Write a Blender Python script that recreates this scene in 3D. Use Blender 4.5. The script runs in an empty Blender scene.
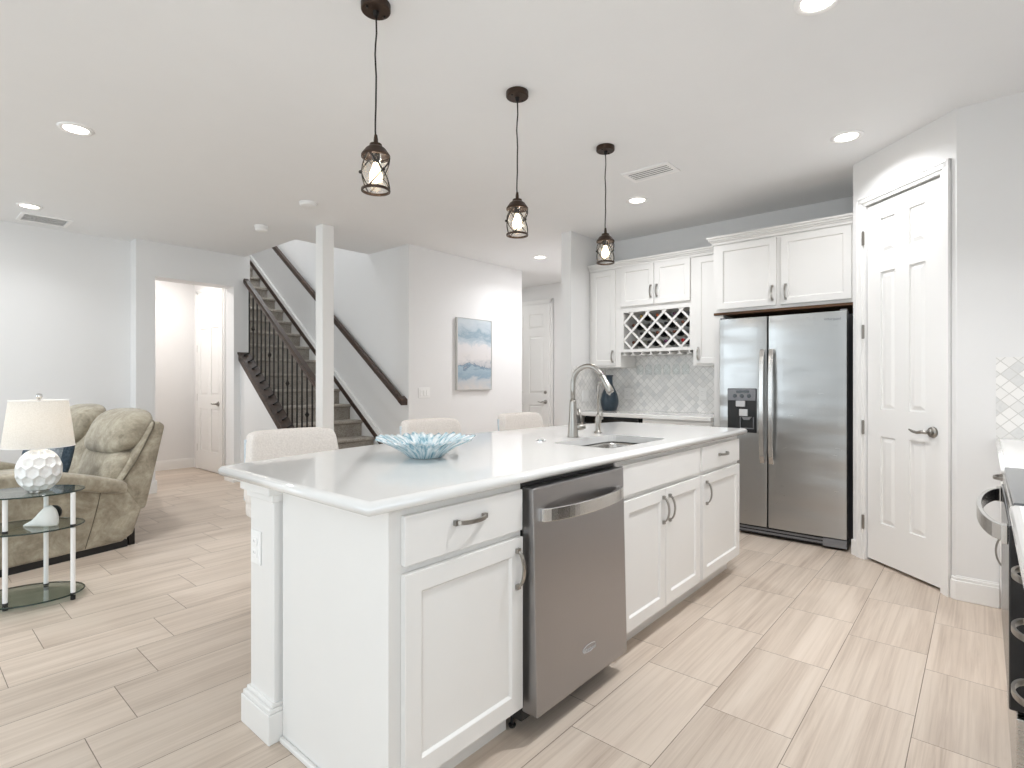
import bpy, bmesh, math, random
from mathutils import Vector, Matrix
PI = math.pi
S = bpy.context.scene
COL = S.collection
random.seed(7)

# ------------------------------------------------------------------ camera, world, exposure
cam_d = bpy.data.cameras.new('camera'); cam = bpy.data.objects.new('camera', cam_d); COL.objects.link(cam)
cam_d.sensor_fit = 'HORIZONTAL'; cam_d.sensor_width = 36.0
cam_d.lens = 36.0 * 544.0 / 1024.0
cam_d.shift_y = -2.5 / 1024.0
cam_d.clip_start = 0.02
cam.location = (0, 0, 1.22)
cam.rotation_euler = (PI/2, 0, math.radians(40.9 - 90))
S.camera = cam
S.view_settings.view_transform = 'Standard'; S.view_settings.look = 'None'
S.view_settings.gamma = 1.0; S.view_settings.use_curve_mapping = False
S.view_settings.exposure = 0.36
S.cycles.use_denoising = True
S.cycles.caustics_reflective = False; S.cycles.caustics_refractive = False
S.cycles.max_bounces = 10; S.cycles.diffuse_bounces = 6; S.cycles.glossy_bounces = 5
S.cycles.transparent_max_bounces = 16
S.cycles.sample_clamp_indirect = 6.0

W = bpy.data.worlds.new('sky'); S.world = W; W.use_nodes = True
W.node_tree.nodes['Background'].inputs[0].default_value = (0.86, 0.93, 1.0, 1)
W.node_tree.nodes['Background'].inputs[1].default_value = 0.8

def area(name, loc, direction, sx, sy, power, color=(1, 1, 1), shape='RECTANGLE'):
    l = bpy.data.lights.new(name, 'AREA'); l.shape = shape; l.size = sx; l.size_y = sy
    l.energy = power; l.color = color
    o = bpy.data.objects.new(name, l); COL.objects.link(o); o.location = loc
    o.rotation_euler = Vector(direction).to_track_quat('-Z', 'Y').to_euler()
    return o
# daylight coming in at the window openings of the living room, dining side and stair hall
area('daylight_rear_slider', (-3.9, 1.7, 1.25), (1, 0, 0), 3.0, 2.3, 2, (0.80, 0.915, 1.0))
area('daylight_rear_window', (-3.9, 5.2, 1.25), (1, 0, 0), 2.8, 2.3, 54, (0.80, 0.915, 1.0))
area('daylight_dining_window', (-2.0, -0.7, 1.3), (0, 1, 0), 2.6, 2.0, 66, (0.80, 0.915, 1.0))
# unseen ceiling lamps round the corner, plus added fill lights out of view
FILL = (.93, 0.97, 1.0)
for lx, ly, pw in ((-1.6, 3.2, 5), (-.3, 5.6, 19), (1.5, .2, 7)):
    area('ceiling_fill', (lx, ly, 2.73), (0, 0, -1), .16, .16, pw, FILL, 'DISK')  # fill lights added out of view, without fixtures, to brighten the room
area('hall_lamp', (2.1, 7.8, 2.73), (0, 0, -1), .2, .2, 15, (1.0, .96, .93), 'DISK')
area('corridor_lamp', (6.3, 6.4, 2.73), (0, 0, -1), .2, .2, 7, (.96, .98, .96), 'DISK')
area('foyer_fill', (5.9, 3.75, 2.73), (0, 0, -1), 0.2, .2, 16, (.97, .97, 1.0), 'DISK')  # unseen light added to lift the painting wall
area('stairwell_lamp', (3.4, 7.2, 5.15), (0, 0, -1), 0.5, .5, 28, (.93, .97, 1.0), 'DISK')

# ------------------------------------------------------------------ materials
def lin(c):
    if isinstance(c, str):
        c = c.lstrip('#'); c = tuple(int(c[i:i+2], 16)/255 for i in (0, 2, 4))
    return tuple((x/12.92 if x <= .04045 else ((x+.055)/1.055)**2.4) for x in c[:3]) + (1,)

class NT:
    def __init__(s, name):
        s.m = bpy.data.materials.new(name); s.m.use_nodes = True
        s.t = s.m.node_tree; s.n = s.t.nodes; s.l = s.t.links
        s.b = s.n['Principled BSDF']; s.out = s.n['Material Output']
    def add(s, typ, **kw):
        n = s.n.new(typ)
        for k, v in kw.items(): setattr(n, k, v)
        return n
    def link(s, a, b): s.l.new(a, b)
    def math(s, op, a, b=None, c=None):
        n = s.n.new('ShaderNodeMath'); n.operation = op
        for i, v in enumerate((a, b, c)):
            if v is None: continue
            if isinstance(v, (int, float)): n.inputs[i].default_value = v
            else: s.l.new(v, n.inputs[i])
        return n.outputs[0]
    def ramp(s, fac, stops):
        r = s.n.new('ShaderNodeValToRGB'); e = r.color_ramp.elements
        while len(e) < len(stops): e.new(0.5)
        for i, (p, c) in enumerate(stops): e[i].position = p; e[i].color = lin(c)
        s.l.new(fac, r.inputs[0]); return r.outputs[0]
    def coords(s, scale=(1, 1, 1), rot=(0, 0, 0), kind='Object'):
        tc = s.n.new('ShaderNodeTexCoord'); mp = s.n.new('ShaderNodeMapping')
        mp.inputs['Scale'].default_value = scale; mp.inputs['Rotation'].default_value = rot
        s.l.new(tc.outputs[kind], mp.inputs[0]); return mp.outputs[0]
    def noise(s, vec, scale, detail=3, rough=.5, dist=0):
        n = s.n.new('ShaderNodeTexNoise'); n.inputs['Scale'].default_value = scale
        n.inputs['Detail'].default_value = detail; n.inputs['Roughness'].default_value = rough
        n.inputs['Distortion'].default_value = dist
        if vec is not None: s.l.new(vec, n.inputs['Vector'])
        return n.outputs[0]
    def bump(s, h, strength, dist=.01):
        b = s.n.new('ShaderNodeBump'); b.inputs['Strength'].default_value = strength
        b.inputs['Distance'].default_value = dist
        s.l.new(h, b.inputs['Height']); s.l.new(b.outputs[0], s.b.inputs['Normal'])

def M_plain(name, color, rough=.5, metal=0, var=.03, nscale=6, bump=0, bscale=200, spec=.5, coat=0):
    t = NT(name); c = lin(color)
    v = t.coords()
    n = t.noise(v, nscale, 3)
    mx = t.add('ShaderNodeMixRGB'); t.link(n, mx.inputs[0])
    mx.inputs[1].default_value = tuple(x*(1-var) for x in c[:3])+(1,)
    mx.inputs[2].default_value = tuple(min(1, x*(1+var)) for x in c[:3])+(1,)
    t.link(mx.outputs[0], t.b.inputs['Base Color'])
    t.b.inputs['Roughness'].default_value = rough; t.b.inputs['Metallic'].default_value = metal
    t.b.inputs['Specular IOR Level'].default_value = spec
    t.b.inputs['Coat Weight'].default_value = coat
    if bump: t.bump(t.noise(v, bscale, 4), bump, .002)
    return t.m

def M_emit(name, color, strength):
    t = NT(name)
    t.b.inputs['Base Color'].default_value = lin(color)
    t.b.inputs['Emission Color'].default_value = lin(color); t.b.inputs['Emission Strength'].default_value = strength
    return t.m

def M_thin_glass(name, tint, rough=.02, ior=1.5, extra=0.0):
    t = NT(name); t.n.remove(t.b)
    tr = t.add('ShaderNodeBsdfTransparent'); tr.inputs[0].default_value = lin(tint)
    gl = t.add('ShaderNodeBsdfGlossy'); gl.inputs['Roughness'].default_value = rough
    fr = t.add('ShaderNodeFresnel'); ge = t.add('ShaderNodeNewGeometry')
    t.link(t.math('ADD', t.math('MULTIPLY', ge.outputs['Backfacing'], 1/ior-ior), ior), fr.inputs[0])
    f = t.math('ADD', fr.outputs[0], extra)
    mx = t.add('ShaderNodeMixShader'); t.link(f, mx.inputs[0]); t.link(tr.outputs[0], mx.inputs[1]); t.link(gl.outputs[0], mx.inputs[2])
    t.link(mx.outputs[0], t.out.inputs[0]); return t.m

def M_steel(name, color='#B9B6B2', rough=.3, axis='z', wavy=0.0):
    t = NT(name)
    sc = {'z': (60, 60, 1.0), 'x': (1.0, 60, 60), 'y': (60, 1.0, 60)}[axis]
    v = t.coords(sc)
    n = t.noise(v, 6, 2)
    r = t.math('MULTIPLY_ADD', n, .10, rough-.05); t.link(r, t.b.inputs['Roughness'])
    t.b.inputs['Base Color'].default_value = lin(color); t.b.inputs['Metallic'].default_value = 1
    if wavy:
        v2 = t.coords((1, .8, 3.2)); t.bump(t.noise(v2, 1.6, 1.5), wavy, .05)
    return t.m

def M_floor():
    t = NT('floor_tile'); TL, TW = .587, .305
    tc = t.add('ShaderNodeTexCoord'); sp = t.add('ShaderNodeSeparateXYZ'); t.link(tc.outputs['Object'], sp.inputs[0])
    y = t.math('DIVIDE', t.math('SUBTRACT', sp.outputs[1], .797), TW)
    row = t.math('FLOOR', y); fy = t.math('FRACT', y)
    # joint x = 1.594 + .433*k, k = rows below the row [.797,1.10]
    x = t.math('DIVIDE', t.math('SUBTRACT', sp.outputs[0], t.math('SUBTRACT', 1.594, t.math('MULTIPLY', row, .433))), TL)
    colm = t.math('FLOOR', x); fx = t.math('FRACT', x)
    cv = t.add('ShaderNodeCombineXYZ'); t.link(row, cv.inputs[0]); t.link(colm, cv.inputs[1])
    wn = t.add('ShaderNodeTexWhiteNoise'); wn.noise_dimensions = '3D'; t.link(cv.outputs[0], wn.inputs['Vector'])
    # distance to joint in metres
    dx = t.math('MULTIPLY', t.math('SUBTRACT', .5, t.math('ABSOLUTE', t.math('SUBTRACT', fx, .5))), TL)
    dy = t.math('MULTIPLY', t.math('SUBTRACT', .5, t.math('ABSOLUTE', t.math('SUBTRACT', fy, .5))), TW)
    d = t.math('MINIMUM', dx, dy)
    g = t.math('LESS_THAN', d, .0014)
    # vein coordinates, shifted per tile
    off = t.add('ShaderNodeVectorMath', operation='SCALE'); t.link(wn.outputs['Color'], off.inputs[0]); off.inputs['Scale'].default_value = 37.0
    va = t.add('ShaderNodeVectorMath', operation='ADD'); t.link(tc.outputs['Object'], va.inputs[0]); t.link(off.outputs[0], va.inputs[1])
    mp = t.add('ShaderNodeMapping'); mp.inputs['Scale'].default_value = (1.1, 48, 1); mp.inputs['Rotation'].default_value = (0, 0, .035)
    t.link(va.outputs[0], mp.inputs[0])
    n1 = t.noise(mp.outputs[0], 1.0, 6, .68, .7)
    mp2 = t.add('ShaderNodeMapping'); mp2.inputs['Scale'].default_value = (.8, 9, 1); t.link(va.outputs[0], mp2.inputs[0])
    n2 = t.noise(mp2.outputs[0], 1.0, 3, .5, .6)
    f = t.math('ADD', t.math('MULTIPLY', n1, .55), t.math('MULTIPLY', n2, .45))
    c = t.ramp(f, [(.32, '#AD9C8D'), (.44, '#C4B4A5'), (.54, '#D0C1B2'), (.70, '#D9CBBD')])
    hs = t.add('ShaderNodeHueSaturation'); t.link(c, hs.inputs['Color'])
    t.link(t.math('MULTIPLY_ADD', wn.outputs['Value'], .10, .90), hs.inputs['Value'])
    mx = t.add('ShaderNodeMixRGB'); t.link(g, mx.inputs[0]); t.link(hs.outputs[0], mx.inputs[1]); mx.inputs[2].default_value = lin('#7A6D60')
    t.link(mx.outputs[0], t.b.inputs['Base Color'])
    t.b.inputs['Roughness'].default_value = .42; t.b.inputs['Specular IOR Level'].default_value = .4
    h = t.math('SMOOTH_MIN', t.math('MULTIPLY', d, 300), 1.0, .3)
    t.bump(h, .25, .002)
    return t.m

def M_lantern(name, ax):      # lantern-shaped marble mosaic; ax = in-plane horizontal axis index
    t = NT(name); P = .070
    tc = t.add('ShaderNodeTexCoord'); sp = t.add('ShaderNodeSeparateXYZ'); t.link(tc.outputs['Object'], sp.inputs[0])
    u, v = sp.outputs[ax], sp.outputs[2]
    # wavy (ogee) diamond lattice
    wu = t.math('MULTIPLY', t.math('SINE', t.math('MULTIPLY', v, 2*PI/P)), .0012)
    wv = t.math('MULTIPLY', t.math('SINE', t.math('MULTIPLY', u, 2*PI/P)), .0012)
    u2 = t.math('ADD', u, wu); v2 = t.math('ADD', v, wv)
    a = t.math('DIVIDE', t.math('ADD', u2, v2), P); b = t.math('DIVIDE', t.math('SUBTRACT', u2, v2), P)
    fa, fb = t.math('FLOOR', a), t.math('FLOOR', b)
    cv = t.add('ShaderNodeCombineXYZ'); t.link(fa, cv.inputs[0]); t.link(fb, cv.inputs[1])
    wn = t.add('ShaderNodeTexWhiteNoise'); t.link(cv.outputs[0], wn.inputs['Vector'])
    da = t.math('ABSOLUTE', t.math('SUBTRACT', t.math('FRACT', a), .5)); db = t.math('ABSOLUTE', t.math('SUBTRACT', t.math('FRACT', b), .5))
    g = t.math('GREATER_THAN', t.math('MAXIMUM', da, db), .458)
    vn = t.noise(tc.outputs['Object'], 22, 5, .65, 1.5)
    f = t.math('ADD', t.math('MULTIPLY', wn.outputs['Value'], .75), t.math('MULTIPLY', vn, .3))
    c = t.ramp(f, [(.08, '#CBCBCA'), (.22, '#DCDBD9'), (.5, '#E7E5E2'), (.85, '#EEECE9')])
    mx = t.add('ShaderNodeMixRGB'); t.link(g, mx.inputs[0]); t.link(c, mx.inputs[1]); mx.inputs[2].default_value = lin('#CECCC8')
    t.link(mx.outputs[0], t.b.inputs['Base Color']); t.b.inputs['Roughness'].default_value = .3
    t.bump(t.math('SUBTRACT', 1.0, g), .2, .002)
    return t.m

def M_suede():
    t = NT('suede'); v = t.coords()
    n = t.noise(v, 7, 6, .68, .6); n2 = t.noise(v, 45, 4, .6)
    f = t.math('ADD', t.math('MULTIPLY', n, .8), t.math('MULTIPLY', n2, .2))
    c = t.ramp(f, [(.30, '#736B5A'), (.46, '#958C7B'), (.58, '#ABA391'), (.72, '#C4BBA9')])
    t.link(c, t.b.inputs['Base Color']); t.b.inputs['Roughness'].default_value = .85
    t.b.inputs['Sheen Weight'].default_value = .25; t.b.inputs['Specular IOR Level'].default_value = .2
    t.bump(t.noise(v, 18, 4, .6), .25, .01); return t.m

def M_carpet():
    t = NT('carpet'); v = t.coords()
    n = t.noise(v, 90, 4, .7); n2 = t.noise(v, 12, 3)
    f = t.math('ADD', t.math('MULTIPLY', n, .7), t.math('MULTIPLY', n2, .3))
    t.link(t.ramp(f, [(.33, '#7E7870'), (.5, '#A49D94'), (.68, '#C2BCB3')]), t.b.inputs['Base Color'])
    t.b.inputs['Roughness'].default_value = .95; t.b.inputs['Specular IOR Level'].default_value = .1
    t.bump(n, .8, .008); return t.m

def M_wood(name, dark, light, axis=1, rough=.4):
    t = NT(name); sc = [14, 14, 14]; sc[axis] = 1.2
    v = t.coords(tuple(sc)); n = t.noise(v, 2.2, 5, .6, .8)
    t.link(t.ramp(n, [(.3, dark), (.7, light)]), t.b.inputs['Base Color']); t.b.inputs['Roughness'].default_value = rough
    return t.m

def M_fabric(name, c1, c2, scale=140, rough=.9):
    t = NT(name); v = t.coords()
    w = t.noise(v, scale, 3, .7)
    t.link(t.ramp(w, [(.3, c1), (.7, c2)]), t.b.inputs['Base Color']); t.b.inputs['Roughness'].default_value = rough
    t.b.inputs['Specular IOR Level'].default_value = .15
    t.bump(w, .3, .003); return t.m

def M_painting():
    t = NT('seascape_paint'); tc = t.add('ShaderNodeTexCoord'); sp = t.add('ShaderNodeSeparateXYZ')
    t.link(tc.outputs['Object'], sp.inputs[0])
    v = t.coords((5, 5, 9)); n = t.noise(v, 1.0, 5, .62, .7)
    f = t.math('ADD', t.math('DIVIDE', sp.outputs[2], .88), t.math('MULTIPLY', t.math('SUBTRACT', n, .5), .42))
    c = t.ramp(f, [(.0, '#C9C4C0'), (.13, '#B9BEC2'), (.20, '#8FA3B2'), (.30, '#9FB1BC'), (.345, '#6F8496'), (.37, '#B9B9BC'),
                   (.46, '#D4D0CE'), (.60, '#D5D2D2'), (.68, '#B4BFC6'), (.78, '#8FA2AF'), (.85, '#B3BEC5'), (1.0, '#C2C9CD')])
    t.link(c, t.b.inputs['Base Color']); t.b.inputs['Roughness'].default_value = .7; return t.m

def M_bowl():
    t = NT('blue_streaked_glass'); tc = t.add('ShaderNodeTexCoord'); sp = t.add('ShaderNodeSeparateXYZ')
    t.link(tc.outputs['Object'], sp.inputs[0])
    a = t.math('ARCTAN2', sp.outputs[1], sp.outputs[0]); r = t.math('SQRT', t.math('ADD', t.math('POWER', sp.outputs[0], 2.0), t.math('POWER', sp.outputs[1], 2.0)))
    cv = t.add('ShaderNodeCombineXYZ'); t.link(t.math('MULTIPLY', a, 9.0), cv.inputs[0]); t.link(t.math('MULTIPLY', r, 14.0), cv.inputs[1])
    n = t.noise(cv.outputs[0], 1.3, 4, .65, .4)
    t.link(t.ramp(n, [(.32, '#5E8BA0'), (.42, '#9DBFCC'), (.52, '#CFDFE5'), (.62, '#EDF0F1')]), t.b.inputs['Base Color'])
    t.b.inputs['Roughness'].default_value = .12; t.b.inputs['Coat Weight'].default_value = .5; return t.m

def M_lampshade():
    t = NT('linen_lampshade'); t.n.remove(t.b); v = t.coords()
    n = t.noise(v, 160, 3, .7); c = t.ramp(n, [(.3, '#E3DFD8'), (.7, '#F2EFEA')])
    d = t.add('ShaderNodeBsdfDiffuse'); tl = t.add('ShaderNodeBsdfTranslucent'); t.link(c, d.inputs[0]); t.link(c, tl.inputs[0])
    mx = t.add('ShaderNodeMixShader'); mx.inputs[0].default_value = .35; t.link(d.outputs[0], mx.inputs[1]); t.link(tl.outputs[0], mx.inputs[2])
    t.link(mx.outputs[0], t.out.inputs[0]); return t.m

WALL = M_plain('wall_paint', '#E6E5E4', .75, var=.01, bump=.06, bscale=160, spec=.25)
CEIL = M_plain('ceiling_paint', '#ECECEC', .85, var=.012, bump=.12, bscale=70, spec=.2)
TRIM = M_plain('trim_enamel', '#EEEDEB', .4, var=.01, spec=.4)
CAB = M_plain('cabinet_lacquer', '#E4E2DF', .38, var=.01, spec=.45)
QUARTZ = M_plain('white_quartz', '#E4E2DF', .08, var=.015, nscale=30, spec=.5)
FLOOR = M_floor()
STEEL = M_steel('brushed_steel', '#BDBAB6', .27, 'y')
FSTEEL = M_steel('fridge_steel', '#B4B4B3', .30, 'y', .35)
DSTEEL = M_steel('dishwasher_steel', '#A6A4A4', .34, 'z')
SSTEEL = M_steel('satin_steel', '#D2D0CD', .25, 'x')
NICKEL = M_plain('brushed_nickel', '#A5A19B', .3, 1, .05, 60)
CHROME = M_plain('chrome', '#DADADA', .1, 1, .02)
BRONZE = M_plain('dark_bronze', '#43352C', .42, .7, .2, 25)
IRON = M_plain('black_iron', '#211D1B', .45, .4, .1, 25)
BLACK = M_plain('black_gloss', '#0B0B0C', .12, 0, .05)
BLACKP = M_plain('black_plastic', '#161616', .45, 0, .05)
GREYP = M_plain('grey_plastic', '#77777A', .3, 0, .05)
LGREYP = M_plain('light_grey_plastic', '#C5C5C6', .35, 0, .05)
OLDWOOD = M_wood('stained_oak', '#2A1D16', '#4A372B', 1, .38)
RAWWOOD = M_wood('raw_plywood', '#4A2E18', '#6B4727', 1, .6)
WELT = M_plain('dark_suede_welt', '#655D4E', .85, 0, .1, 30); CARPET = M_carpet(); SUEDE = M_suede()
LINEN = M_fabric('stool_linen', '#D8D0C9', '#EAE3DC', 120)
STOOLSIDE = M_fabric('stool_side_cloth', '#B9C2C9', '#D3D9DE', 120)
NAVY = M_fabric('navy_velvet', '#27323C', '#4B5964', 60, .7)
SILVERC = M_fabric('silver_brocade', '#5C666E', '#A3A9AD', 70, .6)
PLASTER = M_plain('white_ceramic', '#F1F0EE', .45, 0, .01)
SHELLW = M_plain('matt_white_shell', '#EFEEEA', .7, 0, .02)
TABLEGLASS = M_thin_glass('table_glass', '#E4ECE9', .02, 1.5, .05)
GLASSEDGE = M_plain('green_glass_edge', '#23332D', .1, 0, .05)
CLEAR = M_thin_glass('clear_glass', '#F4F5F4', .03, 1.35, .02)
def M_seeded():
    t = NT('seeded_glass'); t.n.remove(t.b); v = t.coords(); n = t.noise(v, 90, 2, .5)
    tr = t.add('ShaderNodeBsdfTransparent'); tr.inputs[0].default_value = lin('#FBFAF8')
    gl = t.add('ShaderNodeBsdfGlossy'); gl.inputs['Roughness'].default_value = .12
    tl = t.add('ShaderNodeBsdfTranslucent'); tl.inputs[0].default_value = lin('#F4F1EC')
    m1 = t.add('ShaderNodeMixShader'); t.link(t.math('MULTIPLY', t.math('GREATER_THAN', n, .55), .11), m1.inputs[0]); t.link(tr.outputs[0], m1.inputs[1]); t.link(tl.outputs[0], m1.inputs[2])
    m2 = t.add('ShaderNodeMixShader'); m2.inputs[0].default_value = .07; t.link(m1.outputs[0], m2.inputs[1]); t.link(gl.outputs[0], m2.inputs[2])
    t.link(m2.outputs[0], t.out.inputs[0]); return t.m
SEEDED = M_seeded()
STEMGLASS = M_thin_glass('stemware_glass', '#FCFDFD', .03, 1.3, .0)
BULB = M_emit('bulb_glow', '#FFE6C0', 6)
LENS = M_emit('downlight_lens', '#FFF6EA', 9)
VASEB = M_plain('blue_glaze', '#26343F', .28, 0, .45, 30)
LAMPSH = M_lampshade(); PAINT = M_painting(); BOWLM = M_bowl()
COOKTOP = M_plain('cooktop_glass', '#55575A', .15, 0, .05)
OVENGL = M_plain('oven_black', '#17181C', .2, 0, .05)
SPLASH_Y = M_lantern('lantern_mosaic_back', 1); SPLASH_X = M_lantern('lantern_mosaic_side', 0)
VENTDARK = M_plain('vent_shadow', '#4E4D4C', .8, 0, .03)
GREYTRIM = M_plain('vent_white', '#F5F4F3', .5, 0, .02)

# ------------------------------------------------------------------ mesh helpers
class Fr:
    """a flat frame: origin, horizontal unit vector u, outward normal n (z is up)"""
    def __init__(s, o, u, n): s.o, s.u, s.n = Vector(o), Vector(u).normalized(), Vector(n).normalized()
    def p(s, a, b, c): return s.o + s.u*a + Vector((0, 0, b)) + s.n*c
class MB:
    def __init__(s): s.b = bmesh.new()
    def hexa(s, pts):
        v = [s.b.verts.new(p) for p in pts]
        for f in ((3, 2, 1, 0), (4, 5, 6, 7), (0, 1, 5, 4), (1, 2, 6, 5), (2, 3, 7, 6), (3, 0, 4, 7)):
            s.b.faces.new([v[i] for i in f])
        return s
    def box(s, x0, x1, y0, y1, z0, z1):
        return s.hexa([(x0, y0, z0), (x1, y0, z0), (x1, y1, z0), (x0, y1, z0), (x0, y0, z1), (x1, y0, z1), (x1, y1, z1), (x0, y1, z1)])
    def fbox(s, F, a0, a1, b0, b1, c0, c1):
        return s.hexa([F.p(a0, b0, c0), F.p(a1, b0, c0), F.p(a1, b0, c1), F.p(a0, b0, c1), F.p(a0, b1, c0), F.p(a1, b1, c0), F.p(a1, b1, c1), F.p(a0, b1, c1)])
    def ffrustum(s, F, a0, a1, b0, b1, c0, c1, i):
        return s.hexa([F.p(a0, b0, c0), F.p(a1, b0, c0), F.p(a1, b1, c0), F.p(a0, b1, c0), F.p(a0+i, b0+i, c1), F.p(a1-i, b0+i, c1), F.p(a1-i, b1-i, c1), F.p(a0+i, b1-i, c1)])
    def prism(s, poly, lo, hi, axis):
        """poly of 2-D points extruded along axis (0: y,z  1: x,z  2: x,y)"""
        def mk(p, h): return {0: (h, p[0], p[1]), 1: (p[0], h, p[1]), 2: (p[0], p[1], h)}[axis]
        a = [s.b.verts.new(mk(p, lo)) for p in poly]; b = [s.b.verts.new(mk(p, hi)) for p in poly]
        s.b.faces.new(a[::-1]); s.b.faces.new(b)
        for i in range(len(a)):
            j = (i+1) % len(a); s.b.faces.new((a[i], a[j], b[j], b[i]))
        return s
    def lathe(s, prof, c=(0, 0, 0), seg=32, rfun=None, axis='z'):
        rings = []
        for (r, z) in prof:
            ring = []
            for k in range(seg):
                t = 2*PI*k/seg; rr = r if rfun is None else rfun(r, z, t)
                p = (rr*math.cos(t), rr*math.sin(t), z)
                if axis == 'x': p = (z, rr*math.cos(t), rr*math.sin(t))
                if axis == 'y': p = (rr*math.cos(t), z, rr*math.sin(t))
                ring.append(s.b.verts.new((p[0]+c[0], p[1]+c[1], p[2]+c[2])))
            rings.append(ring)
        for i in range(len(rings)-1):
            for k in range(seg):
                j = (k+1) % seg; s.b.faces.new((rings[i][k], rings[i][j], rings[i+1][j], rings[i+1][k]))
        if prof[0][0] > 1e-5: s.b.faces.new(rings[0][::-1])
        if prof[-1][0] > 1e-5: s.b.faces.new(rings[-1])
        return s
    def tube(s, pts, r, seg=10, cap=True):
        pts = [Vector(p) for p in pts]; rad = r if isinstance(r, (list, tuple)) else [r]*len(pts)
        up = None; rings = []
        for i, p in enumerate(pts):
            t = (pts[min(i+1, len(pts)-1)]-pts[max(i-1, 0)]).normalized()
            if up is None:
                up = Vector((0, 0, 1)) if abs(t.z) < .9 else Vector((1, 0, 0))
            a = t.cross(up).normalized(); b = a.cross(t).normalized(); up = b
            rings.append([s.b.verts.new(p + (a*math.cos(2*PI*k/seg)+b*math.sin(2*PI*k/seg))*rad[i]) for k in range(seg)])
        for i in range(len(rings)-1):
            for k in range(seg):
                j = (k+1) % seg; s.b.faces.new((rings[i][k], rings[i][j], rings[i+1][j], rings[i+1][k]))
        if cap: s.b.faces.new(rings[0][::-1]); s.b.faces.new(rings[-1])
        return s
    def strap(s, pts, wv, th, hw):
        """flat bar: swept along pts, width vector wv (half width hw), thickness th"""
        pts = [Vector(p) for p in pts]; wv = Vector(wv).normalized(); rings = []
        for i, p in enumerate(pts):
            t = (pts[min(i+1, len(pts)-1)]-pts[max(i-1, 0)]).normalized(); n = t.cross(wv).normalized()
            rings.append([s.b.verts.new(p+wv*hw*a+n*th/2*c) for a, c in ((-1, -1), (1, -1), (1, 1), (-1, 1))])
        for i in range(len(rings)-1):
            for k in range(4):
                j = (k+1) % 4; s.b.faces.new((rings[i][k], rings[i][j], rings[i+1][j], rings[i+1][k]))
        s.b.faces.new(rings[0][::-1]); s.b.faces.new(rings[-1]); return s
    def cushion(s, c, size, e=.35, fun=None, nu=28, nv=18):
        def pw(v): return math.copysign(abs(v)**e, v)
        rings = []
        for i in range(nv+1):
            ph = -PI/2+PI*i/nv; ring = []
            for k in range(nu):
                th = 2*PI*k/nu
                x = pw(math.cos(ph))*pw(math.cos(th)); y = pw(math.cos(ph))*pw(math.sin(th)); z = pw(math.sin(ph))
                p = Vector((x*size[0]/2, y*size[1]/2, z*size[2]/2))
                if fun: p = fun(p, x, y, z)
                ring.append(p+Vector(c))
            rings.append(ring)
        bot = s.b.verts.new(sum(rings[0], Vector())/nu); top = s.b.verts.new(sum(rings[-1], Vector())/nu)
        vr = [[s.b.verts.new(p) for p in r] for r in rings[1:-1]]
        for k in range(nu):
            j = (k+1) % nu
            s.b.faces.new((bot, vr[0][j], vr[0][k])); s.b.faces.new((top, vr[-1][k], vr[-1][j]))
            for i in range(len(vr)-1): s.b.faces.new((vr[i][k], vr[i][j], vr[i+1][j], vr[i+1][k]))
        return s
    def sphere(s, c, r, seg=16, rings=10): return s.cushion(c, (2*r, 2*r, 2*r), 1.0, None, seg, rings)
    def obj(s, name, mat, parent=None, loc=None, bevel=0, seg=2, smooth=False, sub=0, recalc=True):
        if recalc: bmesh.ops.recalc_face_normals(s.b, faces=s.b.faces)
        me = bpy.data.meshes.new(name); s.b.to_mesh(me); s.b.free()
        me.materials.append(mat)
        if smooth:
            for p in me.polygons: p.use_smooth = True
        o = bpy.data.objects.new(name, me); COL.objects.link(o)
        if loc: o.location = loc
        if parent: o.parent = parent
        if bevel:
            m = o.modifiers.new('bevel', 'BEVEL'); m.width = bevel; m.segments = seg; m.limit_method = 'ANGLE'; m.angle_limit = math.radians(40)
            m.harden_normals = False
        if sub:
            m = o.modifiers.new('sub', 'SUBSURF'); m.levels = sub; m.render_levels = sub
        return o

def tag(o, label, cat, group=None, kind=None):
    if label: o['label'] = label
    if cat: o['category'] = cat
    if group: o['group'] = group
    if kind: o['kind'] = kind
    return o
def thing(name, label, cat, loc=(0, 0, 0), rotz=0, group=None):
    o = bpy.data.objects.new(name, None); COL.objects.link(o); o.empty_display_size = .1
    o.location = loc; o.rotation_euler = (0, 0, rotz); return tag(o, label, cat, group)
def copy_tree(o, parent=None):
    c = o.copy(); COL.objects.link(c); c.parent = parent
    for ch in list(o.children): copy_tree(ch, c)
    return c
def struct(name, mb, mat, label=None, cat=None, **kw):
    o = mb.obj(name, mat, **kw); o['kind'] = 'structure'
    if label: o['label'] = label
    if cat: o['category'] = cat
    return o
def text_mesh(name, body, size, F, a, b, c, mat, parent, depth=.0006):
    cu = bpy.data.curves.new(name, 'FONT'); cu.body = body; cu.size = size; cu.extrude = depth; cu.align_x = 'CENTER'
    t = bpy.data.objects.new(name+'_tmp', cu); COL.objects.link(t)
    bpy.context.view_layer.update()
    me = bpy.data.meshes.new_from_object(t.evaluated_get(bpy.context.evaluated_depsgraph_get()))
    bpy.data.objects.remove(t)
    me.materials.clear(); me.materials.append(mat)
    o = bpy.data.objects.new(name, me); COL.objects.link(o)
    m = Matrix((F.u, Vector((0, 0, 1)), F.n)).transposed().to_4x4(); m.translation = F.p(a, b, c)
    o.matrix_world = m
    if parent:
        o.parent = parent
    return o

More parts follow.
